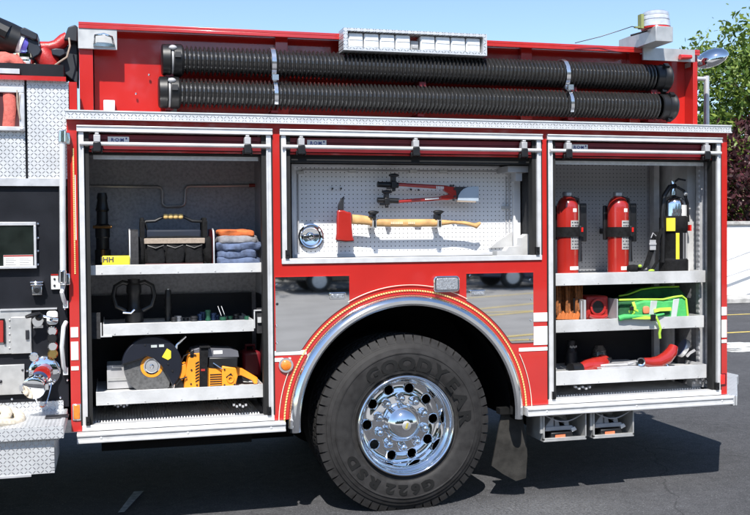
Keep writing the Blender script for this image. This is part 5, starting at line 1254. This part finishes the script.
bp = nn(nt, 'ShaderNodeBump'); bp.inputs['Strength'].default_value = 1.; bp.inputs['Distance'].default_value = .008; nt.links.new(grain, bp.inputs['Height']); nt.links.new(bp.outputs[0], bs.inputs['Normal'])
ASPH = m
b = MB(); b.face([(-250, -250, 0), (250, -250, 0), (250, 250, 0), (-250, 250, 0)]); tag(b.build('ground', ASPH), kind='structure')
WORN = mat('worn_pale_asphalt', (.26, .26, .26), .9, 0, .3, 40, bump=.5, bscale=200)
PALE = mat('pale_asphalt', (.24, .237, .232), .9, 0, .12, 1.2, bump=.4, bscale=200)
LINEW = mat('faded_white_paint', (.60, .60, .57), .8, 0, .25, 20)
LINEY = mat('faded_yellow_paint', (.62, .47, .12), .8, 0, .2, 14)
b = MB(); b.face([(-60, -60, .004), (60, -60, .004), (60, -3.2, .004), (-60, -3.2, .004)]); tag(b.build('lighter_paving', PALE), kind='structure')
# painted lines in the lot (behind the truck and in front of it, seen in the polished panels)
def quad(b, p, q, w, z=.004):
    p, q = Vector(p), Vector(q); d = (q-p).normalized(); nrm = Vector((-d.y, d.x))*w/2
    b.face([(*(p-nrm), z), (*(q-nrm), z), (*(q+nrm), z), (*(p+nrm), z)])
b = MB()
for k in range(7):
    y = 5.2+k*2.7
    quad(b, (5.2 if k > 1 else 6.4, y-.3*k*0), (10.5, y+.25), .11)
tag(b.build('parking_lines', LINEY), kind='structure')
b = MB()
zq = .008
for p_, q_ in (((4.0, -15.6), (9.5, -18.6)), ((4.3, -12.9), (9.0, -15.8)), ((4.0, -12.9), (7.4, -12.95)), ((4.2, -11.6), (9.2, -14.2)), ((3.2, -8.1), (7.0, -7.9)), ((3.6, -8.3), (7.2, -9.7)), ((9.0, -10), (15, -13)), ((9, -8), (16, -8)), ((3.4, -6.2), (6.2, -6.6)), ((-14, -12), (-8, -17)), ((-10, -12), (-4, -17)), ((-14, -12), (-6, -12))):
    quad(b, p_, q_, .12, zq); zq += .0007
tag(b.build('parking_lines', LINEY), kind='structure')
b = MB()
rnd = random.Random(3)
g0, g1 = G(118, 513), G(134, 492)
b.face([(g0.x, g0.y, .004), (g0.x+.035, g0.y, .004), (g1.x+.06, g1.y, .004), (g1.x, g1.y, .004)])
tag(b.build('worn_paint_mark', LINEW), kind='structure')
b = MB()
for k in range(16):
    u, v = 733+rnd.random()*22, 343+rnd.random()*9; g = G(u, v); w = .10+.25*rnd.random(); h = .05+.10*rnd.random(); n = 7
    b.face([(g.x+w*math.cos(2*PI*j/n)*(.7+.5*rnd.random()), g.y+h*math.sin(2*PI*j/n)*(.7+.5*rnd.random()), .004+.0001*k) for j in range(n)])
tag(b.build('paint_flakes', LINEW), kind='structure')
m = bpy.data.materials.new('scuffed_dust'); m.use_nodes = True; nt = m.node_tree; bs = nt.nodes['Principled BSDF']
tc = nn(nt, 'ShaderNodeTexCoord')
bs.inputs['Base Color'].default_value = (.30, .30, .30, 1); bs.inputs['Roughness'].default_value = .95
gr_ = nn(nt, 'ShaderNodeVectorMath', operation='LENGTH'); mp_ = nn(nt, 'ShaderNodeMapping'); mp_.inputs['Scale'].default_value = (1/.85, 1/.42, 1); nt.links.new(tc.outputs['Object'], mp_.inputs['Vector']); nt.links.new(mp_.outputs[0], gr_.inputs[0])
fal = mr(gr_.outputs['Value'], .35, 1., .38, 0.); al = M_(nt, 'MULTIPLY', fal, mr(noi(60, 10, .8), .42, .62, 0., 1.)); nt.links.new(al, bs.inputs['Alpha'])
g = G(540, 512)
b = MB(); b.face([(g.x-.9, g.y-.45, .005), (g.x+.9, g.y-.45, .005), (g.x+.9, g.y+.45, .005), (g.x-.9, g.y+.45, .005)]); tag(b.build('scuffed_dust', m, None, base=(g.x, g.y, .005)), kind='structure')
# pavement and kerb in front of the white wall
CONC = mat('kerb_concrete', (.42, .41, .39), .85, 0, .2, 6, bump=.3)
b = MB(); b.box(6, 60, 13.2, 14.2, 0, .12); tag(b.build('pavement', CONC, None, .02), kind='structure')
WALLW = mat('white_painted_wall', (.72, .71, .69), .7, 0, .06, 1.5, bump=.2)
wl_ = thing('boundary_wall', 'low white painted wall along the far edge of the parking lot', 'wall', (30, 14.3, 0))
b = MB(); b.box(5, 60, 14.2, 14.5, 0, 1.72); b.build('wall_face', WALLW, wl_)
b = MB(); b.box(4.95, 60.05, 14.15, 14.55, 1.72, 1.80); b.build('coping', CONC, wl_, .01)
o = thing('handrail', 'thin grey metal handrail in front of the white wall', 'handrail', (12.6, 13.7, .12))
b = MB(); b.tube([(11.3, 13.7, .12), (11.3, 13.7, .85), (12.6, 13.7, 1.25), (16.5, 13.7, 1.25)], .022, 8); b.tube([(11.3, 13.7, .5), (12.6, 13.7, .85), (16.5, 13.7, .85)], .018, 8)
for x in (12.6, 13.9, 15.2, 16.5): b.cyl((x, 13.7, .12), (x, 13.7, 1.25), .022, n=8)
b.build('rail', ALU, o)
STUC = mat('beige_stucco', (.45, .38, .31), .9, 0, .08, 3)
o = thing('beige_building', 'long beige building half hidden behind the dark red bushes', 'building', (24, 27, 0))
b = MB(); b.box(8, 44, 25, 33, 0, 3.4); b.build('wall', STUC, o)
b = MB(); b.box(7.6, 44.4, 24.6, 33.4, 3.4, 3.6); b.build('roof', mat('roof_edge', (.2, .17, .15), .8), o)
for k in range(9):
    b = MB(); b.box(10+k*3.6, 11.6+k*3.6, 24.97, 25.01, 1.0, 2.4); b.build('window', mat('window_glass', (.03, .04, .05), .08, 0, .1, 4) if k == 0 else bpy.data.materials['window_glass'], o)

# foliage
def leafmat(name, c1, c2):
    m = bpy.data.materials.new(name); m.use_nodes = True; nt = m.node_tree; bs = nt.nodes['Principled BSDF']
    gi = nn(nt, 'ShaderNodeNewGeometry'); mx = nn(nt, 'ShaderNodeMix', data_type='RGBA')
    nt.links.new(gi.outputs['Random Per Island'], mx.inputs[0]); mx.inputs[6].default_value = (*c1, 1); mx.inputs[7].default_value = (*c2, 1)
    nt.links.new(mx.outputs[2], bs.inputs['Base Color']); bs.inputs['Roughness'].default_value = .55
    tr = nn(nt, 'ShaderNodeBsdfTranslucent'); nt.links.new(mx.outputs[2], tr.inputs['Color'])
    ms = nn(nt, 'ShaderNodeMixShader'); ms.inputs[0].default_value = .3
    nt.links.new(bs.outputs[0], ms.inputs[1]); nt.links.new(tr.outputs[0], ms.inputs[2]); nt.links.new(ms.outputs[0], nt.nodes['Material Output'].inputs['Surface'])
    return m
LEAF = leafmat('green_leaves', (.06, .13, .018), (.22, .29, .05))
PLUM = leafmat('plum_leaves', (.035, .010, .014), (.11, .03, .035))
DARKL = leafmat('dark_green_leaves', (.02, .05, .012), (.06, .10, .025))
def tree(loc, H, R_, lm, label, nb=26, nl=230, seed=1, ls=.085, trunk=.16, low=.25, group=None, name='tree', spread=.5):
    rnd = random.Random(seed); loc = Vector(loc)
    o = thing(name, label, 'tree' if name == 'tree' else 'shrub', tuple(loc), group)
    b = MB(); fk = H*low
    b.tube([loc+Vector((0, 0, 0)), loc+Vector((.03, .02, fk*.6)), loc+Vector((0, .05, fk+H*.1)), loc+Vector((.05, 0, H*.62)), loc+Vector((0, 0, H*.85))], [trunk, trunk*.8, trunk*.65, trunk*.3, trunk*.08], 10)
    tips = []
    for k in range(nb):
        t_ = low+(.95-low)*(k+.5)/nb; a = k*2.4+rnd.random()*.5; ext = R_*math.sin(PI*min(1, max(.12, (t_-low*.6)/(1.02-low*.6))))**.6*(.75+.45*rnd.random())
        s_ = loc+Vector((0, 0, H*max(low*.9, t_-.14))); e = loc+Vector((ext*math.cos(a), ext*math.sin(a), H*t_+.12*ext*rnd.random()))
        mdp = s_.lerp(e, .5)+Vector((0, 0, .12*ext)); r_ = trunk*.32*(1.1-t_)
        b.tube([s_, mdp, e], [r_+.012, r_*.6+.008, .006], 6)
        for q in (.4, .62, .82, 1.): 
            pt = s_.lerp(mdp, q*2) if q < .5 else mdp.lerp(e, q*2-1)
            tips.append((pt, (.28+.34*q)*R_*spread*(.7+.6*rnd.random())))
        for j in range(2):
            off = Vector((rnd.uniform(-1, 1), rnd.uniform(-1, 1), rnd.uniform(-.4, .8)))*R_*.33; tips.append((e.lerp(mdp, .3)+off, R_*.17*(.6+.8*rnd.random()))); b.tube([mdp.lerp(e, .4), e.lerp(mdp, .3)+off], [.012, .004], 5)
    b.build('trunk', BARK, o)
    vs, fs = [], []
    per = int(nb*nl/len(tips))
    for c, rad in tips:
        for j in range(per):
            d = Vector((rnd.gauss(0, 1), rnd.gauss(0, 1), rnd.gauss(0, .75))); d = d.normalized()*rad*(rnd.random()**.45)
            p = c+d-loc; s_ = ls*(.6+.8*rnd.random())
            n1 = Vector((rnd.gauss(0, 1), rnd.gauss(0, 1), rnd.gauss(0, 1))).normalized(); n2 = n1.cross(Vector((rnd.gauss(0, 1), rnd.gauss(0, 1), rnd.gauss(0, 1)))).normalized(); i = len(vs)
            vs += [p-n1*s_, p+n2*s_*.45+n1*.1*s_, p+n1*s_, p-n2*s_*.45+n1*.1*s_]; fs.append((i, i+1, i+2, i+3))
    me = bpy.data.meshes.new('crown'); me.from_pydata([tuple(v) for v in vs], [], fs); me.materials.append(lm)
    c = bpy.data.objects.new('crown', me); COL.objects.link(c); c.parent = o
    return o
g1 = 'trees behind the parking lot wall'
tree((15.3, 17.5, 0), 7.0, 2.9, LEAF, 'tall leafy green tree directly above the chrome dome at the truck corner', 34, 640, 5, .085, .2, .2, g1)
tree((19.0, 18.5, 0), 8.2, 3.2, LEAF, 'tall green tree at the right edge behind the white wall', 32, 560, 8, .085, .2, .2, g1)
tree((11.2, 19.5, 0), 5.6, 2.3, LEAF, 'shorter green tree just behind the rear corner of the truck', 26, 480, 11, .085, .15, .2, g1)
tree((13.6, 15.8, 0), 4.1, 1.75, PLUM, 'dark purple plum tree standing right behind the white wall', 26, 260, 21, .08, .09, .25, 'dark red leaved trees', spread=.6)
tree((17.2, 16.0, 0), 4.2, 1.8, PLUM, 'dark purple plum tree farther right behind the white wall', 24, 220, 23, .08, .09, .25, 'dark red leaved trees', spread=.6)
tree((11.0, 16.2, 0), 3.9, 1.5, PLUM, 'dark purple plum tree at the left behind the truck corner', 24, 200, 25, .08, .09, .25, 'dark red leaved trees', spread=.6)
# trees and cars across the lot, seen only in reflections
src = tree((-9, -27, 0), 7.5, 3.6, DARKL, 'dark green tree across the lot facing the truck', 26, 260, 31, .17, .22, .15, 'trees across the lot', spread=.7)
for k, (x, y, s_) in enumerate(((-2, -28, 1.1), (5, -26.5, .95), (12, -28, 1.15), (19, -27, 1.), (-17, -28, 1.1), (-25, -27, .9), (27, -28, 1.1))):
    c = copy_tree(src); c.location = (x, y, 0); c.rotation_euler.z = k*1.3; c.scale = (s_,)*3
for o_ in [src]+[q for q in S.objects if q.parent is None and q.name.startswith('tree.') and q.get('group') == 'trees across the lot']: o_['label'] = 'dark green tree in the row across the lot that faces the truck'
HD = leafmat('hedge_leaves', (.02, .045, .01), (.05, .09, .02))
o = thing('low_building', 'long dark brick building across the lot facing the truck', 'building', (4, -33, 0))
b = MB(); b.box(-30, 40, -40, -33, 0, 4.2); b.build('wall', mat('brick', (.16, .08, .06), .9, 0, .2, 8), o)
b = MB(); b.box(-30.4, 40.4, -40.4, -32.6, 4.2, 4.5); b.build('roof', mat('roof_dark', (.06, .06, .06), .8), o)
for k in range(14):
    b = MB(); b.box(-27+k*4.8, -24.8+k*4.8, -33.01, -32.96, 1.0, 2.6); b.build('window', bpy.data.materials['window_glass'], o)
def car(x, y, rz, m, label, tall=False):
    o = thing('parked_car', label, 'car', (0, 0, 0), 'cars parked across the lot')
    h = 1.75 if tall else 1.42; L = 2.3
    b = MB(); low_ = [(-L, .35), (-L, .75), (-L+.1, .95), (-1.0, 1.02), (1.1, .98), (L-.15, .86), (L, .6), (L, .35), (1.75, .32), (1.65, .6), (1.4, .72), (1.15, .6), (1.05, .3), (-1.05, .3), (-1.15, .6), (-1.4, .72), (-1.65, .6), (-1.75, .32)]
    b.prism(low_, -.88, .88); bd = b.build('body', m, o, .03)
    b = MB(); cab = [(-1.9 if tall else -1.5, .98), (-1.75 if tall else -1.0, h-.06), (-1.5 if tall else -.7, h), (.35, h), (.6, h-.06), (1.25, .98)]; b.prism(cab, -.76, .76); b.build('cabin', m, o, .05)
    for s_ in (-1, 1):
        b = MB(); b.prism([(-1.35, 1.03), (-1.15 if not tall else -1.35, h-.12), (-.25, h-.12), (-.25, 1.03)], s_*.77-.012, s_*.77+.012); b.prism([(-.15, 1.03), (-.15, h-.12), (.5, h-.14), (1.0, 1.03)], s_*.77-.012, s_*.77+.012); b.build('side_window', bpy.data.materials['window_glass'], o)
        for xx in (-1.4, 1.4):
            b = MB(); yy = s_*.80; b.lathe([(0, yy-.1), (.28, yy-.1), (.33, yy-.08), (.33, yy+.08), (.28, yy+.1), (0, yy+.1)], (xx, 0, .33), n=28); wh = b.build('wheel', TYRE, o)
            b = MB(); b.lathe([(0, s_*.905-.004), (.20, s_*.90-.004), (.20, s_*.90+.004), (0, s_*.905+.004)], (xx, 0, .33), n=24); b.build('rim', ALU, wh)
    b = MB(); b.box(L-.03, L+.02, -.8, -.5, .62, .76); b.build('headlight', CLEAR, o, .01); b = MB(); b.box(L-.03, L+.02, .5, .8, .62, .76); b.build('headlight', CLEAR, o, .01)
    b = MB(); b.box(-L-.02, -L+.03, -.8, -.55, .68, .84); b.build('tail_light', REDL, o, .01); b = MB(); b.box(-L-.02, -L+.03, .55, .8, .68, .84); b.build('tail_light', REDL, o, .01)
    o.location = (x, y, 0); o.rotation_euler.z = rz
    return o
BC = mat('black_car_paint', (.012, .012, .014), .25, 0, .1, 3, coat=1.)
car(-7.0, -21.5, 0, BC, 'black tall parked car at the left of the row across the lot', True)
car(-1.6, -21.5, 0, mat('grey_car_paint', (.12, .12, .13), .3, .3, .1, 3, coat=1.), 'grey saloon car parked across the lot', False)
car(5.2, -21.5, 0, BC, 'black tall parked car in the middle of the row across the lot', True)
car(10.8, -21.5, PI, mat('blue_car_paint', (.02, .03, .08), .3, .3, .1, 3, coat=1.), 'dark blue parked car across the lot', False)
car(16.4, -21.5, 0, BC, 'black tall parked car at the right of the row across the lot', True)

# ================================================================== LIGHT
w = bpy.data.worlds.new('World'); S.world = w; w.use_nodes = True; nt = w.node_tree
sk = nt.nodes.new('ShaderNodeTexSky'); sk.sky_type = 'NISHITA'; sk.sun_disc = False
sd = Vector((-.25, -.75, 1.0)); el = math.atan2(sd.z, math.hypot(sd.x, sd.y)); az = math.atan2(sd.x, sd.y)
sk.sun_elevation = el; sk.sun_rotation = az; sk.altitude = 100; sk.air_density = 1.0; sk.dust_density = .25; sk.ozone_density = 2.6
bg = nt.nodes['Background']; bg.inputs['Strength'].default_value = .125; nt.links.new(sk.outputs[0], bg.inputs['Color'])
ld = bpy.data.lights.new('sun', 'SUN'); ld.energy = 5.0; ld.angle = math.radians(.5); ld.color = (1, .965, .91)
lo = bpy.data.objects.new('sun', ld); COL.objects.link(lo); lo.rotation_euler = (-sd).to_track_quat('-Z', 'Y').to_euler(); lo.location = (-3, -9, 12)
S.view_settings.view_transform = 'Standard'; S.view_settings.look = 'None'; S.view_settings.gamma = 1; S.view_settings.exposure = .60
S.view_settings.use_curve_mapping = False
